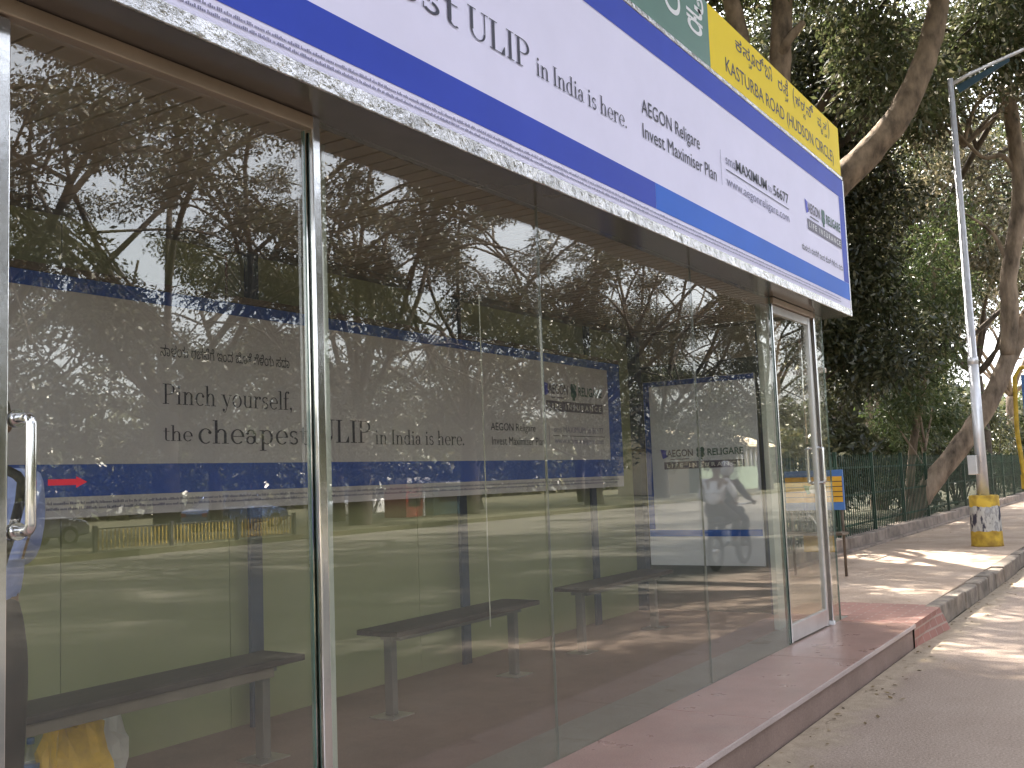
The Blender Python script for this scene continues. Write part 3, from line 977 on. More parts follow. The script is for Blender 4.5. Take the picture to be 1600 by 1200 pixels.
# ---------------------------------------------------------------- poster on the end wall
ep = thing('poster_board', "upright pale poster with a blue border at the far end inside the shelter", 'sign', (9.52, 3.93, .64))
MB().box(9.528, 9.56, 3.34, 4.525, .642, 2.49, .003).build('board', MT['end_white'], ep)
pl = facing_left(9.526)
flat(pl, -4.52, -3.345, 2.435, 2.485).build('stripe', MT['poster_blue'], ep)
flat(pl, -4.52, -4.455, .995, 2.434).build('stripe', MT['poster_blue'], ep)
flat(pl, -4.52, -3.345, .925, .99).build('stripe', MT['bright_blue_vinyl'], ep)
logo(ep, pl, -4.36, -3.49, 1.80)

# ---------------------------------------------------------------- benches
def bench(x0, x1, legs, label, rail=True, first=None):
    b = thing('bench', label, 'bench', ((x0 + x1) / 2, 3.97, .198), 'benches inside the shelter')
    MB().box(x0, x1, 3.82, 4.13, .672, .704, .005).build('seat', MT['bench_wood'], b)
    MB().box(x0 + .12, x1 - .12, 3.90, 4.05, .634, .6715, .003).build('seat_rail', MT['bench_leg'], b)
    if rail:
        MB().box(x0 + .05, x1 - .2, 3.836, 3.858, .622, .671, .003).build('front_rail', MT['bench_rail'], b)
    for lx in legs:
        lg = MB().box(lx - .025, lx + .025, 3.945, 4.005, .206, .671, .004)
        lo = lg.build('leg', MT['bench_leg'], b)
        MB().box(lx - .1, lx + .1, 3.885, 4.065, .199, .2055).build('foot_plate', MT['aluminium'], lo)
    return b


bench(1.62, 3.90, (1.85, 3.75), "dark bench nearest the left door, above the yellow bag and bottle")
bench(4.64, 6.21, (4.76, 6.09), "middle dark bench between the other two benches, behind the front glass", rail=False)
bench(6.93, 8.49, (7.06, 8.38), "farthest dark bench, standing beside the pale end poster", rail=False)

# ---------------------------------------------------------------- bags and bottle under the first bench
def crumple_bag(name, m, c, w, d, h, seed, label):
    rg = random.Random(seed)
    bm = bmesh.new()
    bmesh.ops.create_cube(bm, size=1)
    bmesh.ops.subdivide_edges(bm, edges=bm.edges[:], cuts=4, use_grid_fill=True)
    for v in bm.verts:
        z = v.co.z + .5
        pinch = 1 - .45 * max(0, z - .45) ** 1.2
        v.co.x = v.co.x * w * pinch + rg.uniform(-.014, .014)
        v.co.y = v.co.y * d * (pinch - .3 * max(0, z - .6)) + rg.uniform(-.014, .014)
        v.co.z = z * h + (rg.uniform(-.018, .018) if z > .02 else 0)
        if z > .97:
            v.co.z += .03 * math.sin(v.co.x * 40)
    bm.verts.ensure_lookup_table()
    mb = MB()
    bm.verts.index_update()
    mb.add([(v.co.x + c[0], v.co.y + c[1], v.co.z + c[2]) for v in bm.verts], [[v.index for v in f.verts] for f in bm.faces])
    bm.free()
    r = thing(name, label, 'bag', c)
    mb.build('bag_body', m, r)
    t = MB()
    for s in (-1, 1):
        pts = [(c[0] + s * w * .2 + .05 * math.cos(a), c[1] + .02 * s, c[2] + h * .96 + .035 * math.sin(a)) for a in [R(i * 22.5) for i in range(9)]]
        t.tube(pts, .007, 6)
    t.build('bag_handle', m, r)
    return r


crumple_bag('plastic_bag', MT['yellow_plastic'], (2.86, 4.22, .199), .27, .16, .36, 3, "crumpled yellow plastic bag under the left bench")
crumple_bag('plastic_bag', MT['white_plastic'], (3.10, 4.38, .199), .20, .13, .30, 9, "small white plastic bag behind the yellow bag under the left bench")
bt = thing('water_bottle', "clear plastic bottle with blue label beside the yellow bag", 'bottle', (2.70, 4.30, .199))
MB().lathe([(.030, 0), (.038, .012), (.038, .09), (.035, .10), (.038, .11), (.038, .205), (.030, .235), (.014, .268), (.014, .285)], (2.70, 4.30, .199), 20).build('bottle_body', MT['clear_plastic'], bt)
MB().lathe([(.0395, .118), (.0395, .20)], (2.70, 4.30, .199), 20).build('bottle_label', MT['bottle_label'], bt)
MB().lathe([(.0165, .283), (.0165, .305), (.014, .308)], (2.70, 4.30, .199), 14).build('bottle_cap', MT['blue_paint'], bt)


# ---------------------------------------------------------------- people
def skin_mesh(name, pts, edges, rad, m, parent, root=0, sub=2, flat_y=None):
    me = bpy.data.meshes.new(name + '_cage')
    off = parent.location if parent.parent is None else parent.parent.location
    me.from_pydata([(p[0] - off[0], p[1] - off[1], p[2] - off[2]) for p in pts], edges, [])
    o = bpy.data.objects.new(name + '_cage', me)
    link(o)
    o.modifiers.new('skin', 'SKIN')
    if not me.skin_vertices:
        bpy.context.view_layer.objects.active = o
        bpy.ops.mesh.customdata_skin_add()
    for i, r in enumerate(rad):
        sv_ = me.skin_vertices[0].data[i]
        sv_.radius = (r, r) if not isinstance(r, tuple) else r
        sv_.use_root = (i == root)
    s = o.modifiers.new('sub', 'SUBSURF')
    s.levels = sub
    s.render_levels = sub
    dg = bpy.context.evaluated_depsgraph_get()
    me2 = bpy.data.meshes.new_from_object(o.evaluated_get(dg))
    bpy.data.objects.remove(o)
    me2.polygons.foreach_set("use_smooth", [True] * len(me2.polygons))
    me2.materials.clear()
    me2.materials.append(m)
    no = bpy.data.objects.new(name, me2)
    link(no)
    no.parent = parent
    return no


def person(label, base, rz, J, shirt, trousers, hair=True, helmet=None, group=None):
    """J: joints in local metres (facing +x). Body is one skinned surface; clothes are separate skins slightly proud of it."""
    cr, sr = math.cos(rz), math.sin(rz)
    W = lambda p: (base[0] + p[0] * cr - p[1] * sr, base[1] + p[0] * sr + p[1] * cr, base[2] + p[2])
    root = thing('person', label, 'person', base, group)
    names = ['pelvis', 'waist', 'chest', 'neck', 'head0', 'head1', 'head2', 'shL', 'elL', 'wrL', 'shR', 'elR', 'wrR', 'hipL', 'knL', 'anL', 'toL', 'hipR', 'knR', 'anR', 'toR']
    nk, hd = Vector(J['neck']), Vector(J['head'])
    K = dict(J)
    K['head0'] = tuple(nk + (hd - nk) * .45 + Vector((.01, 0, 0)))
    K['head1'] = tuple(hd)
    K['head2'] = tuple(hd + Vector((0, 0, .085)))
    ix = {n: i for i, n in enumerate(names)}
    E = [('pelvis', 'waist'), ('waist', 'chest'), ('chest', 'neck'), ('neck', 'head0'), ('head0', 'head1'), ('head1', 'head2'), ('chest', 'shL'), ('shL', 'elL'), ('elL', 'wrL'), ('chest', 'shR'), ('shR', 'elR'), ('elR', 'wrR'),
         ('pelvis', 'hipL'), ('hipL', 'knL'), ('knL', 'anL'), ('anL', 'toL'), ('pelvis', 'hipR'), ('hipR', 'knR'), ('knR', 'anR'), ('anR', 'toR')]
    rad = dict(pelvis=.12, waist=.115, chest=.13, neck=.052, head0=.062, head1=.088, head2=.062, shL=.058, elL=.042, wrL=.028, shR=.058, elR=.042, wrR=.028, hipL=.085, knL=.056, anL=.038, toL=.034, hipR=.085, knR=.056, anR=.038, toR=.034)
    P = [K[n] for n in names]
    edges = [(ix[a], ix[b]) for a, b in E]
    rr = [rad[n] for n in names]
    # hands: palm plus five fingers, all in the same skin
    for s in ('L', 'R'):
        w = Vector(K['wr' + s]); e = Vector(K['el' + s])
        d = (w - e).normalized()
        side = d.cross(Vector((0, 0, 1)))
        side = side.normalized() if side.length > .1 else Vector((1, 0, 0))
        nrm = side.cross(d)
        pi = len(P)
        P.append(tuple(w + d * .05)); rr.append(.026); edges.append((ix['wr' + s], pi))
        for q, (off, ln) in enumerate(((-.027, .065), (-.009, .078), (.009, .073), (.026, .056))):
            a = w + d * .09 + side * off
            b = a + (d * .8 - nrm * .35).normalized() * ln * .55
            c = b + (d * .35 - nrm * .9).normalized() * ln * .45
            i0 = len(P)
            P += [tuple(a), tuple(b), tuple(c)]; rr += [.0095, .0085, .0075]
            edges += [(pi, i0), (i0, i0 + 1), (i0 + 1, i0 + 2)]
        a = w + d * .045 - side * .033; b = a + (d * .7 - side * .5).normalized() * .035; c = b + d * .028
        i0 = len(P)
        P += [tuple(a), tuple(b), tuple(c)]; rr += [.011, .0095, .0085]
        edges += [(pi, i0), (i0, i0 + 1), (i0 + 1, i0 + 2)]
    body = skin_mesh('body', [W(p) for p in P], edges, rr, MT['skin'], root)
    h = Vector(J['head'])
    f = MB()
    nose = [W(h + Vector((.082, 0, .02))), W(h + Vector((.104, 0, -.012))), W(h + Vector((.085, 0, -.022)))]
    f.tube(nose, [.008, .013, .009], 8)
    for s in (-1, 1):
        f.ball(W(h + Vector((0, s * .09, -.0))), (.018, .018, .03), 8, 6)
    f.build('face', MT['skin'], body)
    ey = MB()
    for s in (-1, 1):
        ey.ball(W(h + Vector((.078, s * .032, .018))), (.011, .011, .009), 8, 6)
    ey.tube([W(h + Vector((.080, -.024, -.05))), W(h + Vector((.088, 0, -.048))), W(h + Vector((.080, .024, -.05)))], .005, 6)
    ey.build('eyes', MT['hair'], body)
    if helmet:
        hm = MB().ball(W(h + Vector((-.01, 0, .03))), (.135, .125, .13), 18, 12)
        hm.build('helmet', helmet, root)
    else:
        hb = MB()
        hb.ball(W(h + Vector((-.018, 0, .045))), (.104, .098, .092), 16, 10)
        hb.build('hair', MT['hair'], root)
    sx = lambda a, b, t: tuple(Vector(K[a]).lerp(Vector(K[b]), t))
    sp = [sx('waist', 'chest', .25), sx('waist', 'chest', .5), K['chest'], sx('chest', 'neck', .75), K['shL'], K['elL'], K['shR'], K['elR'], None, sx('elL', 'wrL', .9), sx('elR', 'wrR', .9)]
    hem = Vector(K['pelvis']).lerp(Vector(K['waist']), .05)
    sp[8] = tuple(hem)
    skin_mesh('shirt', [W(p) for p in sp], [(8, 0), (0, 1), (1, 2), (2, 3), (2, 4), (4, 5), (2, 6), (6, 7), (5, 9), (7, 10)], [.146, .138, .150, .07, .074, .058, .074, .058, .160, .044, .044], shirt, root, root=1)
    tp = [K['waist'], K['pelvis'], K['hipL'], K['knL'], sx('knL', 'anL', .93), K['hipR'], K['knR'], sx('knR', 'anR', .93)]
    skin_mesh('trousers', [W(p) for p in tp], [(0, 1), (1, 2), (2, 3), (3, 4), (1, 5), (5, 6), (6, 7)], [.122, .132, .100, .074, .062, .100, .074, .062], trousers, root)
    sh_ = MB()
    for s in ('L', 'R'):
        a, b = Vector(K['an' + s]), Vector(K['to' + s])
        sh_.tube([W(a + (a - b).normalized() * .05 + Vector((0, 0, -.02))), W(a + Vector((0, 0, -.03))), W(b.lerp(a, .35)), W(b + (b - a).normalized() * .05 + Vector((0, 0, -.005)))], [.035, .045, .045, .025], 12)
    sh_.build('shoes', MT['strap'], root)
    return root


stand = dict(pelvis=(0, 0, .94), waist=(0, 0, 1.10), chest=(.01, 0, 1.32), neck=(.02, 0, 1.47), head=(.045, 0, 1.60), shL=(.02, .17, 1.39), elL=(.10, .20, 1.14), wrL=(.30, .12, 1.10),
             shR=(.02, -.155, 1.39), elR=(.14, -.14, 1.15), wrR=(.32, -.04, 1.20), hipL=(0, .09, .88), knL=(.02, .09, .49), anL=(-.01, .09, .075), toL=(.14, .105, .04),
             hipR=(0, -.075, .88), knR=(.02, -.08, .49), anR=(0, -.08, .075), toR=(.15, -.095, .04))
pa = person("person in a blue shirt and dark trousers standing inside the glass door", (1.87, 3.29, .199), R(60), stand, MT['shirt_blue'], MT['trousers'])
sb = MB()
sb.tube([(1.80, 3.10, 1.66), (1.80, 3.02, 1.645), (1.81, 2.96, 1.62), (1.82, 2.95, 1.60), (1.82, 2.96, 1.54), (1.82, 2.99, 1.47), (1.81, 3.02, 1.39), (1.80, 3.06, 1.28)], .015, 8)
sb.build('bag_strap', MT['strap'], pa)

# ---------------------------------------------------------------- motorcycle on the road (seen in the glass)
MX, MY = 16.1, -1.0
mc = thing('motorcycle', "dark motorcycle carrying two people on the road, mirrored in the glass", 'motorcycle', (MX, MY, 0))
for wx in (-.62, .64):
    t = MB().torus((MX + wx, MY, .30), .255, .05).build('wheel', MT['tyre'], mc)
    r_ = MB().torus((MX + wx, MY, .30), .20, .012, n=24, m=6)
    for i in range(8):
        a = R(45 * i)
        r_.tube([(MX + wx, MY, .30), (MX + wx + .2 * math.cos(a), MY, .30 + .2 * math.sin(a))], .006, 5)
    r_.tube([(MX + wx, MY - .06, .3), (MX + wx, MY + .06, .3)], .035, 10)
    r_.build('rim', MT['chrome'], t)
f = MB()
f.tube([(MX + .64, MY - .07, .3), (MX + .46, MY - .07, .92)], .022, 8); f.tube([(MX + .64, MY + .07, .3), (MX + .46, MY + .07, .92)], .022, 8)
f.tube([(MX + .48, MY, .85), (MX + .2, MY, .45), (MX - .25, MY, .36), (MX - .62, MY, .3)], .028, 8)
f.tube([(MX + .48, MY, .85), (MX + .1, MY, .72), (MX - .55, MY, .70)], .03, 8)
f.build('frame', MT['dark_steel'], mc)
MB().ball((MX + .22, MY, .82), (.24, .13, .12)).build('fuel_tank', MT['red_paint'], mc)
MB().box(MX - .62, MX + .04, MY - .12, MY + .12, .745, .83, .03).build('seat', MT['strap'], mc)
MB().box(MX - .05, MX + .26, MY - .11, MY + .11, .34, .62, .03).build('engine', MT['aluminium'], mc)
MB().tube([(MX + .1, MY - .14, .36), (MX - .7, MY - .16, .36)], [.028, .045], 10).build('exhaust_pipe', MT['chrome'], mc)
MB().tube([(MX + .36, MY - .34, 1.03), (MX + .45, MY - .12, 1.0), (MX + .45, MY + .12, 1.0), (MX + .36, MY + .34, 1.03)], .014, 8).build('handlebar', MT['chrome'], mc)
MB().ball((MX + .58, MY, .88), (.09, .09, .09)).build('headlight', MT['car_glass'], mc)
MB().box(MX + .42, MX + .9, MY - .06, MY + .06, .60, .625, .01).build('mudguard', MT['dark_steel'], mc)
MB().box(MX - .95, MX - .45, MY - .07, MY + .07, .60, .63, .01).build('mudguard', MT['dark_steel'], mc)
ride = dict(pelvis=(-.05, 0, .95), waist=(-.03, 0, 1.10), chest=(.05, 0, 1.30), neck=(.09, 0, 1.44), head=(.12, 0, 1.57), shL=(.06, .19, 1.36), elL=(.20, .28, 1.15), wrL=(.36, .30, 1.08),
            shR=(.06, -.19, 1.36), elR=(.20, -.28, 1.15), wrR=(.36, -.30, 1.08), hipL=(.0, .12, .90), knL=(.34, .21, .76), anL=(.16, .20, .40), toL=(.30, .20, .36),
            hipR=(.0, -.12, .90), knR=(.34, -.21, .76), anR=(.16, -.20, .40), toR=(.30, -.20, .36))
person("rider in dark clothes and a white helmet holding the motorcycle's handlebar", (MX - .06, MY, 0), 0, ride, MT['shirt_dark'], MT['shirt_dark'], helmet=MT['helmet'])
pill = dict(ride)
pill.update(elL=(.10, .30, 1.12), wrL=(.28, .22, 1.04), elR=(.10, -.30, 1.12), wrR=(.28, -.22, 1.04), head=(.06, .01, 1.60))
person("bareheaded passenger in a white shirt on the back of the motorcycle", (MX - .48, MY, .03), 0, pill, MT['shirt_white'], MT['trousers'])

# ---------------------------------------------------------------- fence and plinth along the pavement
def fence():
    xa, xb = 9.75, 69.75
    w = thing('low_wall', "low weathered masonry plinth under the green fence beside the pavement", 'wall', (40, 4.65, .1))
    mb = MB()
    x = xa
    rg = random.Random(2)
    while x < xb:
        mb.box(x, x + 2.39, 4.50 + rg.uniform(-.012, .012), 4.80, .1, .41 + rg.uniform(-.015, .015), .015)
        x += 2.4
    mb.build('masonry', MT['plinth'], w)
    MB().box(xa, xb, 4.40, 4.51, .1, .235, .01).build('wall_footing', MT['plinth'], w)
    f = thing('fence', "long green metal picket fence on the low wall beside the pavement", 'fence', (xa, 4.66, .40))
    pm = MB()
    for i in range(17):
        bx = xa + .07 + i * .14
        lean = rg.uniform(-.012, .012)
        pm.prism([(bx - .012, .40), (bx + .012, .40), (bx + .012 + lean, 1.70), (bx + lean, 1.76), (bx - .012 + lean, 1.70)], 4.655, 4.667)
    for z in (.55, 1.05, 1.52):
        pm.box(xa, xa + 2.4, 4.668, 4.69, z, z + .035)
    first = pm.build('picket_panel', MT['fence_green'], f)
    po = MB().box(xa - .03, xa + .03, 4.64, 4.70, .38, 1.80, .004).build('fence_post', MT['fence_green'], f)
    for i in range(1, 25):
        for src in (first, po):
            c = src.copy()
            COL.objects.link(c)
            c.parent = f
            c.location = (2.4 * i, 0, 0)
    return f


fence()

# ---------------------------------------------------------------- street lamp
lx, ly = 18.2, 2.66
lp = thing('street_lamp', "tall grey metal street lamp on a peeling yellow concrete base", 'street lamp', (lx, ly, .196))
rg = random.Random(8)
MB().lathe([(.245, 0), (.24, .03), (.228, .5), (.225, .80), (.205, .815)], (lx, ly, .196), 28).build('lamp_base', MT['peeling_base'], lp)
MB().tube([(lx, ly, 1.0), (lx, ly, 3.2), (lx, ly, 3.2), (lx, ly, 8.0)], [.088, .078, .070, .045], 18).build('pole', MT['galvanised'], lp)
MB().tube([(lx, ly, 3.15), (lx, ly, 3.27)], .082, 18).build('pole_collar', MT['galvanised'], lp)
arm = MB().tube([(lx, ly, 7.9), (lx + .1, ly - .3, 8.05), (lx + .25, ly - 1.3, 8.35), (lx + .35, ly - 2.3, 8.55)], [.036, .032, .028, .026], 8).build('arm', MT['galvanised'], lp)
MB().prism([(ly - .10, 7.78), (ly - .06, 7.92), (ly - .9, 8.19), (ly - .9, 8.13)], lx + .16, lx + .185, 'x').build('arm_brace', MT['teal_dark'], arm)
MB().ball((lx + .4, ly - 2.65, 8.56), (.17, .42, .09)).build('lamp_head', MT['galvanised'], lp)
MB().box(lx - .30, lx - .115, ly + .02, ly + .16, 1.35, 1.66, .01).build('meter_box', MT['aluminium'], lp)
MB().box(lx + .072, lx + .084, ly - .06, ly + .03, 2.1, 2.75).build('black_strip', MT['black_paint'], lp)

# ---------------------------------------------------------------- blue and yellow signboard beyond the door
vx = 13.0
vb = thing('signboard', "blue and yellow signboard with a tricolour mark beyond the right glass door", 'sign', (vx, 3.85, .197))
y0, y1 = 3.50, 4.24
MB().box(vx, vx + .05, y0, y1, 1.02, 1.52, .004).build('panel', MT['blue_paint'], vb)
pl = facing_left(vx - .002)
flat(pl, -y1 + .01, -y0 - .01, 1.12, 1.44).build('yellow_panel', MT['orange_yellow'], vb)
ln = MB()
pl4 = facing_left(vx - .004)
for z in (1.182, 1.245, 1.308, 1.371):
    flat(pl4, -y1 + .01, -y0 - .01, z, z + .010, ln)
ln.build('stripes', MT['black_paint'], vb)
c = -(y0 + y1) / 2
pl6 = facing_left(vx - .006)
poly(pl6, [(c - .13, 1.34), (c - .02, 1.32), (c - .02, 1.24), (c - .08, 1.22), (c - .10, 1.26)]).build('emblem', MT['green_paint'], vb)
e = MB(); e.add([facing_left(vx - .008)(c + .055 * math.cos(i * .393), 1.285 + .055 * math.sin(i * .393), 0) for i in range(16)], [tuple(range(16))]); e.build('emblem', MT['white_paint'], vb)
poly(pl6, [(c + .02, 1.33), (c + .12, 1.34), (c + .15, 1.28), (c + .10, 1.22), (c + .02, 1.24)]).build('emblem', MT['red_paint'], vb)
for y in (y0 + .05, y1 - .05):
    MB().tube([(vx + .07, y, .197), (vx + .07, y, 1.45)], .018, 8).build('leg', MT['brown_trim'], vb)
MB().tube([(vx + .07, y1 - .25, 1.0), (vx + .07, y1 - .42, .75)], .012, 6).build('brace', MT['aluminium'], vb)
MB().box(vx - .25, vx + .05, y0 - .02, y1 + .02, .72, .75, .004).build('shelf', MT['brown_trim'], vb)
MB().box(vx, vx + .04, y0 + .15, y1 - .2, .50, .715, .004).build('lower_panel', MT['yellow_paint'], vb)

# sign at the right edge, further along the pavement
s2 = thing('signboard', "blue board in a yellow pipe frame at the photo's right edge beside the leaning tree", 'sign', (24.0, 2.62, .2))
MB().box(23.99, 24.02, 2.02, 2.60, 1.7, 3.35, .004).build('panel', MT['blue_paint'], s2)
MB().tube([(24.0, 2.64, .20), (24.0, 2.68, 1.0), (24.0, 2.76, 2.2), (24.0, 2.72, 3.3), (24.0, 2.6, 3.5), (24.0, 1.95, 3.5), (24.0, 1.92, .2)], .045, 8).build('frame', MT['yellow_paint'], s2)
MB().box(23.97, 24.03, 2.50, 2.76, .95, 1.25, .01).build('lower_box', MT['yellow_paint'], s2)


# ---------------------------------------------------------------- trees
def leaf_quads(clumps, density, size, rg, droop=.5, aspect=.38):
    out = []
    for c, r in clumps:
        r = np.array(r if hasattr(r, '__len__') else (r, r, r * .75), float)
        n = int(density * r[0] * r[1] * r[2] ** .5 * 10)
        if n < 4:
            continue
        d = rg.normal(size=(n, 3))
        d /= np.linalg.norm(d, axis=1)[:, None]
        rad = rg.random(n) ** .45 * rg.uniform(.8, 1.12, n)
        p = np.array(c) + d * rad[:, None] * r
        ax = d * .6 + rg.normal(size=(n, 3)) * .8 + np.array((0, 0, -droop))
        ax /= np.linalg.norm(ax, axis=1)[:, None]
        sd = np.cross(ax, rg.normal(size=(n, 3)))
        sd /= np.linalg.norm(sd, axis=1)[:, None] + 1e-9
        ln = size * rg.uniform(.6, 1.35, n)[:, None]
        w = ln * aspect * .5
        out.append(np.stack([p, p + ax * ln * .45 + sd * w, p + ax * ln, p + ax * ln * .45 - sd * w], axis=1))
    return np.concatenate(out)


def smooth_path(pts, n=4):
    pts = [Vector(p) for p in pts]
    out = []
    for i in range(len(pts) - 1):
        p0, p1, p2, p3 = pts[max(i - 1, 0)], pts[i], pts[i + 1], pts[min(i + 2, len(pts) - 1)]
        for k in range(n):
            t = k / n
            out.append(.5 * ((2 * p1) + (p2 - p0) * t + (2 * p0 - 5 * p1 + 4 * p2 - p3) * t * t + (3 * p1 - p0 - 3 * p2 + p3) * t ** 3))
    out.append(pts[-1])
    return out


def tree_object(label, base, limbs, clumps, bark, leaf, density=60, size=.16, seed=1, group=None, aspect=.38, name='tree'):
    """limbs: (points, r_start, r_end); clumps: (centre, radius)"""
    root = thing(name, label, 'tree', base, group)
    rp = random.Random(seed)
    mb = MB()
    for pts, ra, rb in limbs:
        sp = smooth_path(pts, 5)
        n = len(sp)
        mb.tube(sp, [ra + (rb - ra) * i / (n - 1) for i in range(n)], 11 if ra > .08 else 6, True, .07, rp)
    mb.build('trunk', bark, root)
    q = leaf_quads(clumps, density, size, np.random.default_rng(seed), aspect=aspect)
    q = q - np.array(base)
    me = mesh_quads('crown', q, leaf)
    o = bpy.data.objects.new('crown', me)
    link(o)
    o.parent = root
    return root


def grow(seed, H, RAD, tr, fork=.3, spread=1.0, nl=6, twigs=3, cl=.16, lean=(0, 0)):
    """a spreading tree: returns limbs and clumps round (0,0,0)"""
    rg = random.Random(seed)
    zf = H * fork
    top = Vector((lean[0] * zf, lean[1] * zf, zf))
    limbs = [([(0, 0, -.2), (lean[0] * zf * .4 + rg.uniform(-.1, .1), lean[1] * zf * .4 + rg.uniform(-.1, .1), zf * .5), tuple(top)], tr * 1.25, tr * .85)]
    clumps = []
    for i in range(nl):
        a = 2 * math.pi * (i + rg.uniform(-.3, .3)) / nl
        rr = RAD * rg.uniform(.55, 1.0)
        zz = H * rg.uniform(.62, .98)
        if i == nl - 1:
            rr *= .2; zz = H
        e = Vector((top.x + rr * math.cos(a), top.y + rr * math.sin(a), zz))
        m1 = top.lerp(e, .35) + Vector((rg.uniform(-.9, .9), rg.uniform(-.9, .9), .12 * H * rg.uniform(-.5, 1.0)))
        m2 = top.lerp(e, .7) + Vector((rg.uniform(-1.1, 1.1), rg.uniform(-1.1, 1.1), .08 * H * rg.uniform(-.6, 1.2)))
        limbs.append(([tuple(top), tuple(m1), tuple(m2), tuple(e)], tr * .34, tr * .07))
        clumps.append((e, RAD * cl * rg.uniform(.8, 1.2)))
        for k in range(twigs):
            t = rg.uniform(.3, .95)
            s = (top.lerp(m1, t / .35) if t < .35 else (m1.lerp(m2, (t - .35) / .35) if t < .7 else m2.lerp(e, (t - .7) / .3)))
            b = a + rg.choice((-1, 1)) * rg.uniform(.5, 1.3)
            ln = RAD * rg.uniform(.22, .45)
            q = s + Vector((ln * math.cos(b), ln * math.sin(b), ln * rg.uniform(-.15, .75)))
            limbs.append(([tuple(s), tuple(s.lerp(q, .5) + Vector((rg.uniform(-.2, .2), rg.uniform(-.2, .2), .15 * ln))), tuple(q)], tr * .20, tr * .05))
            clumps.append((q, RAD * cl * rg.uniform(.7, 1.15)))
            for _ in range(2):
                q2 = q + Vector((rg.uniform(-1, 1), rg.uniform(-1, 1), rg.uniform(-.5, .5))) * RAD * .17
                limbs.append(([tuple(s.lerp(q, .7)), tuple(q2)], tr * .08, tr * .03))
                clumps.append((q2, RAD * cl * rg.uniform(.5, .9)))
    return limbs, clumps


def shift(lc, base):
    b = Vector(base)
    limbs = [([tuple(Vector(p) + b) for p in pts], a, c) for pts, a, c in lc[0]]
    clumps = [(tuple(Vector(c) + b), r) for c, r in lc[1]]
    return limbs, clumps



# the forked tree standing just beyond the shelter
t1 = [([(16.2, 5.82, -.1), (16.17, 5.61, 1.91), (16.08, 5.39, 3.97), (16.04, 5.14, 5.72)], .30, .24),
      ([(16.04, 5.14, 5.72), (16.0, 4.98, 7.06), (15.96, 4.84, 8.19), (15.93, 4.73, 9.12), (15.89, 4.58, 10.36), (15.88, 4.35, 11.8), (15.8, 4.0, 13.6)], .215, .10),
      ([(16.08, 5.35, 4.2), (16.25, 4.88, 5.4), (16.55, 4.3, 6.05), (16.8, 3.83, 6.54), (17.03, 3.36, 7.09), (17.18, 3.03, 7.7), (17.27, 2.79, 8.31), (17.31, 2.6, 9.02), (17.3, 2.45, 9.95), (17.5, 2.0, 11.6), (18, 1.2, 13)], .27, .12),
      ([(16.04, 5.14, 5.6), (15.8, 5.25, 7.28), (15.61, 5.35, 8.42), (15.48, 5.43, 9.15), (15.0, 5.7, 11), (14.2, 6.2, 12.8)], .20, .09),
      ([(18, 1.2, 12.6), (16.5, -.5, 13.0), (14.0, -2.0, 12.6)], .11, .04), ([(18, 1.2, 12.8), (19, -1.2, 13.3), (19.5, -3.2, 12.8)], .11, .04), ([(15.9, 4.4, 11.6), (13.5, 2.2, 12.8), (10.5, -.5, 12.5)], .10, .04),  # limbs added out of view to carry shade over the road
      ([(15.97, 4.86, 8.1), (15.82, 4.66, 8.36), (15.93, 4.42, 8.66)], .10, .05)]
rq = random.Random(41)
c1 = []
for bx, by, bz, n, sp in ((15.8, 4.0, 13.4, 16, 3.2), (18, 1.6, 12.9, 16, 3.0), (14.2, 6.2, 12.8, 14, 3.0), (17, 5.5, 12.0, 14, 3.2), (14.0, -2.0, 13.2, 28, 4.4), (19.5, -3.2, 13.4, 28, 4.4), (17.5, 3.5, 13.6, 14, 3.6), (10.5, -.5, 13.0, 14, 3.4)):  # the groups over the road are added to shade it
    for _ in range(n):
        q = (bx + rq.gauss(0, sp * .6), by + rq.gauss(0, sp * .6), bz + rq.uniform(-1.6, 1.8))
        c1.append((q, rq.uniform(.7, 1.25)))
        t1.append(([(bx, by, bz - 1.2), tuple((a + b) / 2 + rq.uniform(-.2, .2) for a, b in zip((bx, by, bz - .6), q)), q], .06, .015))
tree_object("forked tan trunked tree with one thick limb sweeping up behind the yellow board", (16.2, 5.82, .06), t1, c1, MT['bark_tan'], MT['leaf_dark'], 90, .14, 3)

# the leaning tree on the fence line
t2 = [([(23.99, 5.3, -.13), (24.11, 5.01, .5), (24.35, 4.5, 1.26), (24.63, 3.92, 2.01), (24.89, 3.37, 2.87), (25.06, 2.96, 3.75), (25.23, 2.55, 4.58), (25.53, 1.87, 5.76), (25.92, 1.05, 7.01), (26.22, .32, 8.54), (26.6, -.6, 10.5)], .245, .14),
      ([(25.06, 2.90, 3.9), (25.02, 2.82, 4.95), (24.97, 2.77, 5.66), (25.0, 2.5, 6.93), (24.97, 2.4, 7.78), (24.77, 2.44, 9.35), (24.68, 2.49, 9.92), (24.77, 2.17, 10.9), (24.89, 1.88, 11.45), (25.04, 1.4, 12.86)], .20, .12),
      ([(25.0, 1.5, 12.6), (23.6, -1.5, 13.0), (22.0, -4.0, 12.8)], .11, .04), ([(26.5, -.5, 10.2), (27.4, -2.8, 12.0), (28.0, -5.0, 12.6)], .11, .04), ([(26.5, -.5, 10.2), (29, -.2, 12.5), (31, 0, 13.6)], .10, .04),  # out of view, added to spread the crown's shade across the road
      ([(24.97, 2.4, 7.7), (24.75, 2.65, 8.3), (24.5, 3.05, 8.3), (24.2, 3.5, 8.9)], .07, .03),
      ([(25.0, 2.75, 5.8), (24.85, 3.0, 6.6), (24.5, 3.5, 7.1)], .07, .02)]
c2 = []
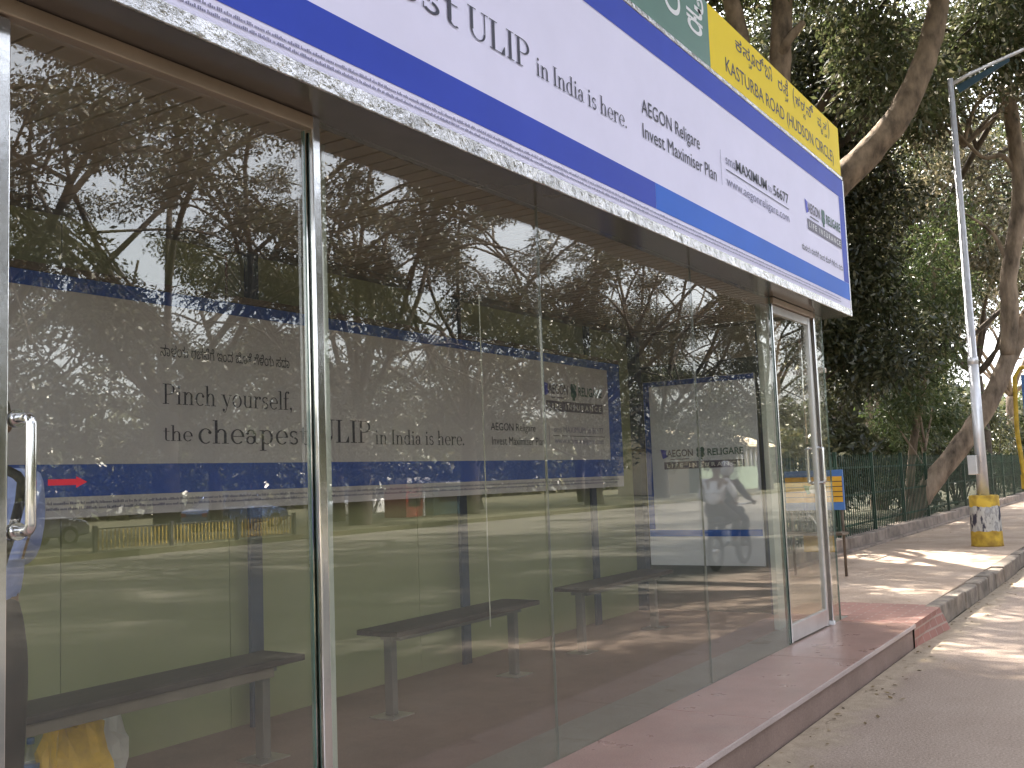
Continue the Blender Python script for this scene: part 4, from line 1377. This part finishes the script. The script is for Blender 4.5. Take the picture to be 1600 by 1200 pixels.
for bx, by, bz, n, sp in ((25.0, 1.5, 13.2, 16, 3), (26.8, -1, 11.2, 16, 3.2), (24.4, 3.4, 9.6, 8, 1.4), (22.0, -4.0, 13.4, 26, 4.2), (28.0, -5.0, 13.2, 26, 4.2), (31.0, 0.0, 14.2, 20, 3.8)):  # outer groups over the road are added for their shade
    for _ in range(n):
        q = (bx + rq.gauss(0, sp * .6), by + rq.gauss(0, sp * .6), bz + rq.uniform(-.9, 1.8))
        c2.append((q, rq.uniform(.6, 1.15)))
        t2.append(([(bx, by, bz - 1), tuple((a + b) / 2 + rq.uniform(-.2, .2) for a, b in zip((bx, by, bz - .6), q)), q], .05, .012))
tree_object("rough barked tree leaning right over the pavement beside the street lamp", (24.09, 5.1, .06), t2, c2, MT['bark_grey'], MT['leaf_pale'], 60, .15, 4)

# dense trees behind the fence
dark_c = [(21.44, 5.9, 10.74), (21.97, 5.3, 10.71), (22.6, 5.1, 10.67), (21.81, 5.9, 9.49), (21.57, 6.3, 8.55), (22.34, 5.6, 6.73), (22.76, 5.4, 6.02), (22.35, 5.7, 5.37), (22.96, 5.3, 5.05),
          (23.6, 5.1, 4.34), (22.58, 5.7, 3.85), (22.11, 6.2, 4.43), (21.2, 7, 6), (20.8, 7.2, 7.5), (20.6, 7.2, 9.2), (22.2, 7.4, 8.2), (23.0, 7, 9.0), (21.8, 5.8, 7.6), (22.8, 5.4, 8.7), (20.5, 7.4, 4.4), (20.2, 7.4, 2.9)]
dl = [([(22.3, 8.2, -.1), (22.2, 7.9, 2.5), (22.1, 7.4, 5.0), (22.0, 7.0, 8.0), (22.1, 6.6, 11)], .22, .08)]
dc = []
for c in dark_c:
    dc.append((c, rq.uniform(1.0, 1.35)))
    for _ in range(2):
        dc.append((tuple(a + rq.uniform(-1.1, 1.1) for a in c), rq.uniform(.55, .95)))
    dl.append(([(22.1, 7.4, max(2.0, c[2] - 1.6)), (22.1 + (c[0] - 22.1) * .5, 7.4 + (c[1] - 7.4) * .5, c[2] - .6), c], .06, .02))
tree_object("dense dark leaved tree behind the fence just right of the shelter", (22.3, 8.2, .06), dl, dc, MT['bark_dark'], MT['leaf_dark'], 150, .145, 7)

gl_c = [(27.0, 4.7, 6.2), (27.6, 4.3, 5.2), (28.2, 3.9, 6.0), (27.2, 5.0, 4.3), (28.0, 4.8, 3.6), (28.6, 4.4, 4.6), (27.4, 5.4, 2.9), (28.9, 5.0, 2.6), (27.9, 4.0, 7.2), (26.6, 5.6, 5.2), (29.0, 4.6, 6.6), (29.4, 4.6, 3.4)]
gl_l = [([(28.2, 6.0, -.1), (28.1, 5.7, 2.0), (28.0, 5.2, 4.2), (27.9, 4.8, 6.6)], .13, .05)]
gc = []
for c in gl_c:
    c = (c[0], c[1] + .7, c[2])
    gc.append((c, rq.uniform(.8, 1.15)))
    for _ in range(2):
        gc.append((tuple(a + rq.uniform(-.9, .9) for a in c), rq.uniform(.4, .75)))
    gl_l.append(([(28.0, 5.4, max(1.2, c[2] - 1.5)), c], .04, .015))
tree_object("fresh green feathery tree behind the fence between the dark tree and the leaning trunk", (28.2, 6.0, .06), gl_l, gc, MT['bark_grey'], MT['leaf_fresh'], 150, .16, 9, aspect=.22)

BG = [("tall pale leaved tree with a thin grey trunk far behind the fence", (36, 8.5), 14.5, 7.0, .24, 'leaf_pale', 'bark_grey', 21),
      ("tall tree with a dark leaning stem far beyond the street lamp", (47, 6.8), 16, 7.5, .30, 'leaf_mid', 'bark_dark', 22),
      ("far pale tree standing farthest along the fence", (64, 7.5), 16, 8, .32, 'leaf_pale', 'bark_grey', 23),
      ("broad green tree deep in the park behind the leaning tree", (44, 19), 17, 10, .34, 'leaf_mid', 'bark_dark', 25),
      ("large unseen tree added for shade close behind the shelter's far end", (6.0, 9.2), 16, 5.5, .34, 'leaf_dark', 'bark_dark', 26),  # this and the next three are unseen, added only to cast shade
      ("large unseen tree added for shade behind the middle of the shelter", (3.0, 9.2), 16.5, 9.5, .34, 'leaf_mid', 'bark_grey', 27),
      ("large unseen tree added for shade behind the shelter's left door", (-6.0, 9.0), 16, 9.5, .34, 'leaf_dark', 'bark_dark', 28),
      ("large unseen tree added for shade in the park left of the shelter", (-15.0, 9.5), 16, 9.5, .34, 'leaf_dark', 'bark_dark', 29),
      ("unseen tall thin crowned tree added for dappled shade behind the shelter's right half", (5.0, 16.5), 17, 9.0, .30, 'leaf_mid', 'bark_dark', 35),  # out of view, added to dapple the pavement
      ("tree added for shade, hidden behind the shelter's far end, left of the forked tree", (15.0, 12.0), 15, 5.5, .28, 'leaf_dark', 'bark_dark', 36),  # out of view, added to break up the sun on the near road
      ("tall green shade tree behind the fence at the dense tree's left", (20.5, 11.0), 17, 9.0, .34, 'leaf_mid', 'bark_dark', 32),
      ("tall dark shade tree behind the fence past the feathery tree", (31.5, 9.5), 17, 10.0, .34, 'leaf_dark', 'bark_dark', 33),
      ("tall green shade tree behind the fence far past the street lamp", (42.0, 10.0), 17, 10.0, .34, 'leaf_mid', 'bark_dark', 34),
      ("very tall dark tree in the park behind the forked tree", (18.5, 13.5), 18, 9.0, .34, 'leaf_dark', 'bark_dark', 31)]
for lab, (bx, by), H, RAD, tr, lf, bk, sd in BG:
    g = shift(grow(sd, H, RAD * (.9 if sd in (26, 27, 28, 29) else 1), tr, fork=.32, nl=10 if sd in (26, 27, 28) else 9, twigs=6 if sd in (26, 27, 28) else 4, cl=.15, lean=(0, -.8 if sd in (27, 28, 29) else (-.5 if sd in (32, 33, 34) else 0))), (bx, by, .06))
    tree_object(lab, (bx, by, .06), g[0], g[1], MT[bk], MT[lf], *{26: (110, .14), 32: (150, .14), 33: (30, .16), 31: (24, .18), 34: (24, .18), 22: (36, .18), 21: (50, .18)}.get(sd, (50, .2)), sd)

# shrubs behind the fence
SH = [(11.2, 6.6, 2.2, 'leaf_dark'), (13.4, 6.4, 2.6, 'leaf_mid'), (15.0, 7.4, 3.2, 'leaf_dark'), (18.2, 6.2, 2.7, 'leaf_dark'), (19.8, 6.8, 3.3, 'leaf_mid'), (24.8, 6.8, 2.6, 'leaf_dark'), (26.2, 7.6, 3.4, 'leaf_dark'),
      (31.5, 6.6, 3.0, 'leaf_mid'), (34.5, 7.2, 3.6, 'leaf_dark'), (39, 6.6, 3.2, 'leaf_dark'), (43, 7.0, 3.8, 'leaf_mid'), (49, 6.6, 3.6, 'leaf_dark'), (56, 7.0, 4.0, 'leaf_dark')]
SL = ["small dark shrub behind the fence, nearest the shelter's end", "green shrub seen through the right door behind the signboard", "tall dark shrub behind the fence at the forked tree's foot", "dark rounded shrub behind the fence between the forked tree and the next green shrub",
      "green shrub behind the fence under the dense dark tree", "low dark shrub behind the fence at the leaning tree's foot", "dark shrub behind the fence just right of the leaning tree's foot", "green shrub behind the fence beyond the feathery tree",
      "dark shrub behind the fence behind the street lamp's base", "dark shrub behind the fence under the tall pale tree", "green shrub behind the fence past the lamp", "dark shrub behind the fence near the photo's right edge", "last dark shrub far along the fence"]
for i, (bx, by, h, lf) in enumerate(SH):
    lm, cl = [], []
    for _ in range(9):
        q = (bx + rq.uniform(-1.2, 1.2), by + rq.uniform(-.8, .8), rq.uniform(.5, h))
        cl.append((q, (rq.uniform(.55, .9), rq.uniform(.5, .8), rq.uniform(.5, .8))))
        lm.append(([(bx + rq.uniform(-.2, .2), by, 0), ((bx + q[0]) / 2, (by + q[1]) / 2, q[2] * .6), q], .035, .01))
    tree_object(SL[i], (bx, by, .06), lm, cl, MT['bark_dark'], MT[lf], 110, .17, 60 + i, name='shrub')['category'] = 'shrub'

# trees across the road, seen mirrored in the glass
PR = []
for sd, H, RAD, tr, lf, bk in ((101, 17, 10.0, .42, 'leaf_deep', 'bark_deep'), (102, 18, 10.5, .40, 'leaf_deep', 'bark_deep'), (103, 16, 9.5, .36, 'leaf_deep', 'bark_deep'), (104, 8.5, 5.5, .2, 'leaf_dark', 'bark_deep')):
    lm, cl = grow(sd, H, RAD, tr, fork=.24, nl=10, twigs=3, cl=.095)
    rg = random.Random(sd)
    cl = [c for c in cl if rg.random() < .86]
    # drooping outer twigs lower down
    for i in range(20):
        a = rg.uniform(0, 6.283); rr = RAD * rg.uniform(.35, 1.0)
        q = (rr * math.cos(a), rr * math.sin(a), H * rg.uniform(.14, .55))
        cl.append((q, RAD * rg.uniform(.07, .13)))
        lm.append(([(q[0] * .35, q[1] * .35, H * rg.uniform(.35, .6)), (q[0] * .75, q[1] * .75, q[2] + .1 * H), q], tr * .12, tr * .03))
    cl = [(c, (r * 1.2, r * 1.2, r * .85)) for c, r in cl]
    PR.append((lm, cl, lf, bk, sd))
OP = [(0, 13.0, -19.6, 0, .95, "big spreading tree across the road, mirrored at the left door"), (1, 20.5, -20.4, .8, .9, "spreading tree across the road, mirrored beside the chrome post"),
      (2, 28.0, -19.4, 1.7, 1.0, "wide spreading tree across the road, mirrored in the second pane"), (0, 36.5, -20.6, 2.5, .88, "dark spreading tree across the road behind the parked cars"),
      (1, 46.0, -19.6, 3.6, 1.0, "tall tree across the road beside the red kiosk"), (2, 56.0, -20.4, 4.4, 1.1, "tall tree across the road in front of the cream pavilion's left end"),
      (0, 72.0, -19.6, 5.2, 1.1, "dark tree across the road in front of the cream pavilion's right end"), 
      (2, 5.0, -21.0, 2.0, 1.0, "tall tree across the road, second from the left"),
      (1, -4.0, -20.0, 2.6, 1.0, "tall tree across the road, farthest to the left"),
      (3, 16.5, -23.5, 0, 1.0, "small green tree across the road between the first two big trees"), (3, 24.5, -23.0, 1, 1.1, "small green tree across the road between the second and the third big trees"),
      (3, 32.0, -24.0, 2, 1.1, "small green tree across the road just left of the red kiosk"), (3, 43.5, -25.0, 3, 1.2, "small green tree across the road behind the teal kiosk"), (3, 51.0, -23.0, 4, 1.2, "small green tree across the road between the kiosks and the pavilion"),
      (3, 63.0, -24.0, 5, 1.3, "small green tree across the road at the pavilion's left corner")]
roots = {}
for k, bx, by, rz, sc, lab in OP:
    if k not in roots:
        lm, cl, lf, bk, sd = PR[k]
        roots[k] = tree_object(lab, (0, 0, 0), lm, cl, MT[bk], MT[lf], 66, .17, sd, 'trees across the road')
        r = roots[k]
        r.location = (bx, by, .1); r.rotation_euler = (0, 0, rz); r.scale = (sc, sc, sc)
    else:
        dup(roots[k], (bx, by, .1), rz, sc, lab)

# far woods that read as one mass on either side
rgn = np.random.default_rng(77)
def woods(name, n, fx, fy, hmax, m):
    p = np.stack([fx(n), fy(n), rgn.random(n) ** .8 * hmax * (.75 + .25 * np.sin(np.arange(n)))], axis=1)
    ax = rgn.normal(size=(n, 3)); ax /= np.linalg.norm(ax, axis=1)[:, None]
    sd = np.cross(ax, rgn.normal(size=(n, 3))); sd /= np.linalg.norm(sd, axis=1)[:, None]
    q = np.stack([p, p + ax * .35 + sd * .22, p + ax * .75, p + ax * .35 - sd * .22], axis=1)
    o = bpy.data.objects.new(name, mesh_quads(name, q, m))
    link(o)
    o['kind'] = 'stuff'; o['label'] = name.replace('_', ' '); o['category'] = 'trees'
    return o
w = woods('park_wood', 110000, lambda n: rgn.uniform(12, 130, n), lambda n: rgn.uniform(17, 30, n), 10, MT['leaf_dark'])
w['label'] = "dark wood filling the park far behind the fence"
w = woods('roadside_wood', 52000, lambda n: rgn.uniform(-20, 150, n), lambda n: rgn.uniform(-58, -48, n), 8, MT['leaf_dark'])
w['label'] = "dark wood beyond the trees across the road, seen mirrored"
w = woods('avenue_wood', 60000, lambda n: rgn.uniform(120, 135, n), lambda n: rgn.uniform(-45, 30, n), 10, MT['leaf_mid'])
w['label'] = "green wood closing the far end of the avenue"

# fallen leaves along the kerb and platform
n = 420
rgn = np.random.default_rng(5)
px = rgn.uniform(3, 26, n); py = np.where(rgn.random(n) < .75, 1.96 - np.abs(rgn.normal(0, .16, n)), rgn.uniform(-1.5, 4.4, n))
pz = np.where((py > 1.98), .203, .006)
keep = ~((py > 1.96) & (px < 10.7))
px, py, pz = px[keep], py[keep], pz[keep]
n = len(px)
a = rgn.uniform(0, 6.28, n)
ax = np.stack([np.cos(a), np.sin(a), rgn.uniform(-.0, .25, n)], axis=1)
sd = np.stack([-np.sin(a), np.cos(a), rgn.uniform(-.1, .3, n)], axis=1)
ln = rgn.uniform(.02, .06, n)[:, None]
p0 = np.stack([px, py, pz], axis=1)
q = np.stack([p0, p0 + ax * ln * .5 + sd * ln * .25, p0 + ax * ln, p0 + ax * ln * .5 - sd * ln * .25], axis=1)
o = bpy.data.objects.new('fallen_leaves', mesh_quads('fallen_leaves', q, MT['litter']))
link(o)
o['kind'] = 'stuff'; o['label'] = "dry fallen leaves scattered along the kerb and road"; o['category'] = 'leaves'

# ---------------------------------------------------------------- across the road: railing, cars, kiosk, pavilion
rl = thing('railing', "low yellow and black railing along the far side of the road, mirrored in the glass", 'railing', (24, -17.4, .15))
mb = MB()
for i in range(56):
    bx = 16 + i * .12
    mb.box(bx - .012, bx + .012, -17.42, -17.40, .2, .70)
mb.build('bars', MT['dull_yellow'], rl)
MB().box(15.9, 22.75, -17.43, -17.39, .702, .735).build('top_rail', MT['black_paint'], rl)
for bx in (15.9, 18.2, 20.5, 22.75):
    MB().box(bx - .05, bx + .05, -17.46, -17.36, .15, .80, .01).build('railing_post', MT['black_paint'], rl)


def car(label, body):
    c = thing('parked_car', label, 'car', (0, 0, 0), 'cars parked across the road')
    prof = [(-2.0, .35), (-2.02, .75), (-1.85, .88), (-1.25, .95), (1.05, .93), (1.85, .78), (2.0, .62), (2.0, .34), (1.55, .28), (-1.6, .28)]
    me = MB().prism(prof, -.80, .80).build('body', body, c)
    bv = me.modifiers.new('bevel', 'BEVEL'); bv.width = .07; bv.segments = 3
    cabin = [(-1.35, .93), (-.95, 1.38), (.25, 1.42), (1.05, .93)]
    v = [(x, s * (.74 if z < 1 else .60), z) for s in (-1, 1) for x, z in cabin]
    MB().add(v, [(0, 1, 2, 3), (7, 6, 5, 4), (0, 4, 5, 1), (1, 5, 6, 2), (2, 6, 7, 3)]).build('windows', MT['car_glass'], c)
    r = MB().box(-.98, .28, -.61, .61, 1.385, 1.45, .025)
    for s in (-1, 1):
        for a, b in (((-1.37, .93), (-.95, 1.40)), ((.26, 1.42), (1.08, .93)), ((-.25, .93), (-.25, 1.42))):
            r.tube([(a[0], s * .75, a[1]), (b[0], s * .615, b[1])], .035, 6)
    r.build('roof', body, c)
    for wx in (-1.25, 1.25):
        for s in (-1, 1):
            w = MB().tube([(wx, s * .66, .31), (wx, s * .83, .31)], .31, 20).build('wheel', MT['tyre'], c)
            MB().tube([(wx, s * .831, .31), (wx, s * .84, .31)], .19, 14).build('rim', MT['aluminium'], w)
    for s in (-1, 1):
        MB().ball((1.93, s * .58, .66), (.09, .15, .07), 10, 6).build('headlight', MT['white_paint'], c)
        MB().box(-2.03, -1.98, s * .58 - .13, s * .58 + .13, .62, .76, .01).build('tail_light', MT['red_paint'], c)
    return c


ca = car("silver car parked across the road, mirrored at the left", MT['car_silver'])
ca.location = (18.5, -25.0, .0)
for i, (cx_, m_, lab) in enumerate(((27.5, 'car_blue', "dark blue car parked across the road between the silver and white cars"), (35.0, 'car_white', "white car parked across the road, mirrored near the middle"))):
    c = dup(ca, (cx_, -25.2 - .3 * i, 0), math.pi * (i % 2), 1, lab)
    for ch in c.children:
        if ch.name.startswith(('body', 'roof')):
            ch.data = ch.data.copy()
            ch.data.materials[0] = MT[m_]

kx, ky = 34.2, -22.4
ki = thing('kiosk', "red kiosk with a white slatted roof across the road, mirrored in the second pane", 'kiosk', (kx, ky, .15))
MB().box(kx - .55, kx + .55, ky - .6, ky + .6, .15, 1.55, .01).build('wall', MT['red_paint'], ki)
MB().box(kx + .552, kx + .66, ky - .6, ky + .64, .15, 1.55, .01).build('corner_panel', MT['white_paint'], ki)
rf = MB()
for i in range(9):
    rf.box(kx - .70 + i * .17, kx - .56 + i * .17, ky - .7, ky + .8, 1.76, 1.80)
rf.box(kx - .75, kx + .85, ky - .75, ky + .85, 1.56, 1.755, .01)
rf.build('roof', MT['white_paint'], ki)
MB().box(kx - .4, kx + .35, ky + .601, ky + .62, .6, 1.0).build('counter_window', MT['dark_void'], ki)
k2 = thing('kiosk', "teal kiosk beside the red one across the road", 'kiosk', (kx + 2.4, ky, .15))
MB().box(kx + 1.3, kx + 3.6, ky - .6, ky + .6, .15, 1.5, .01).build('wall', MT['teal_paint'], k2)
MB().box(kx + 1.2, kx + 3.7, ky - .7, ky + .8, 1.501, 1.60, .01).build('roof', MT['white_paint'], k2)
MB().box(kx + 1.7, kx + 3.2, ky + .601, ky + .62, .7, 1.2).build('counter_window', MT['dark_void'], k2)

pv = thing('pavilion', "cream pavilion with columns and a sloping roof across the road, mirrored at the end poster", 'building', (88, -26, .1))
MB().box(71, 86, -31, -25, 0, 3.5).build('wall', MT['cream_wall'], pv)
MB().box(70.8, 86.2, -24.99, -24.1, 0, 1.9).build('base', MT['grey_green'], pv)
for i in range(14):
    MB().tube([(71.6 + i * 1.08, -24.4, 1.905), (71.6 + i * 1.08, -24.4, 3.5)], .13, 10).build('column', MT['white_paint'], pv)
MB().prism([(-31.5, 3.52), (-23.6, 3.52), (-23.6, 3.7), (-27.5, 4.9), (-31.5, 3.9)], 70.5, 86.5, 'x').build('roof', MT['cream_wall'], pv)
for i in range(6):
    MB().box(72.3 + i * 2.3, 73.4 + i * 2.3, -25.0, -24.97, 2.0, 3.2).build('window', MT['dark_void'], pv)
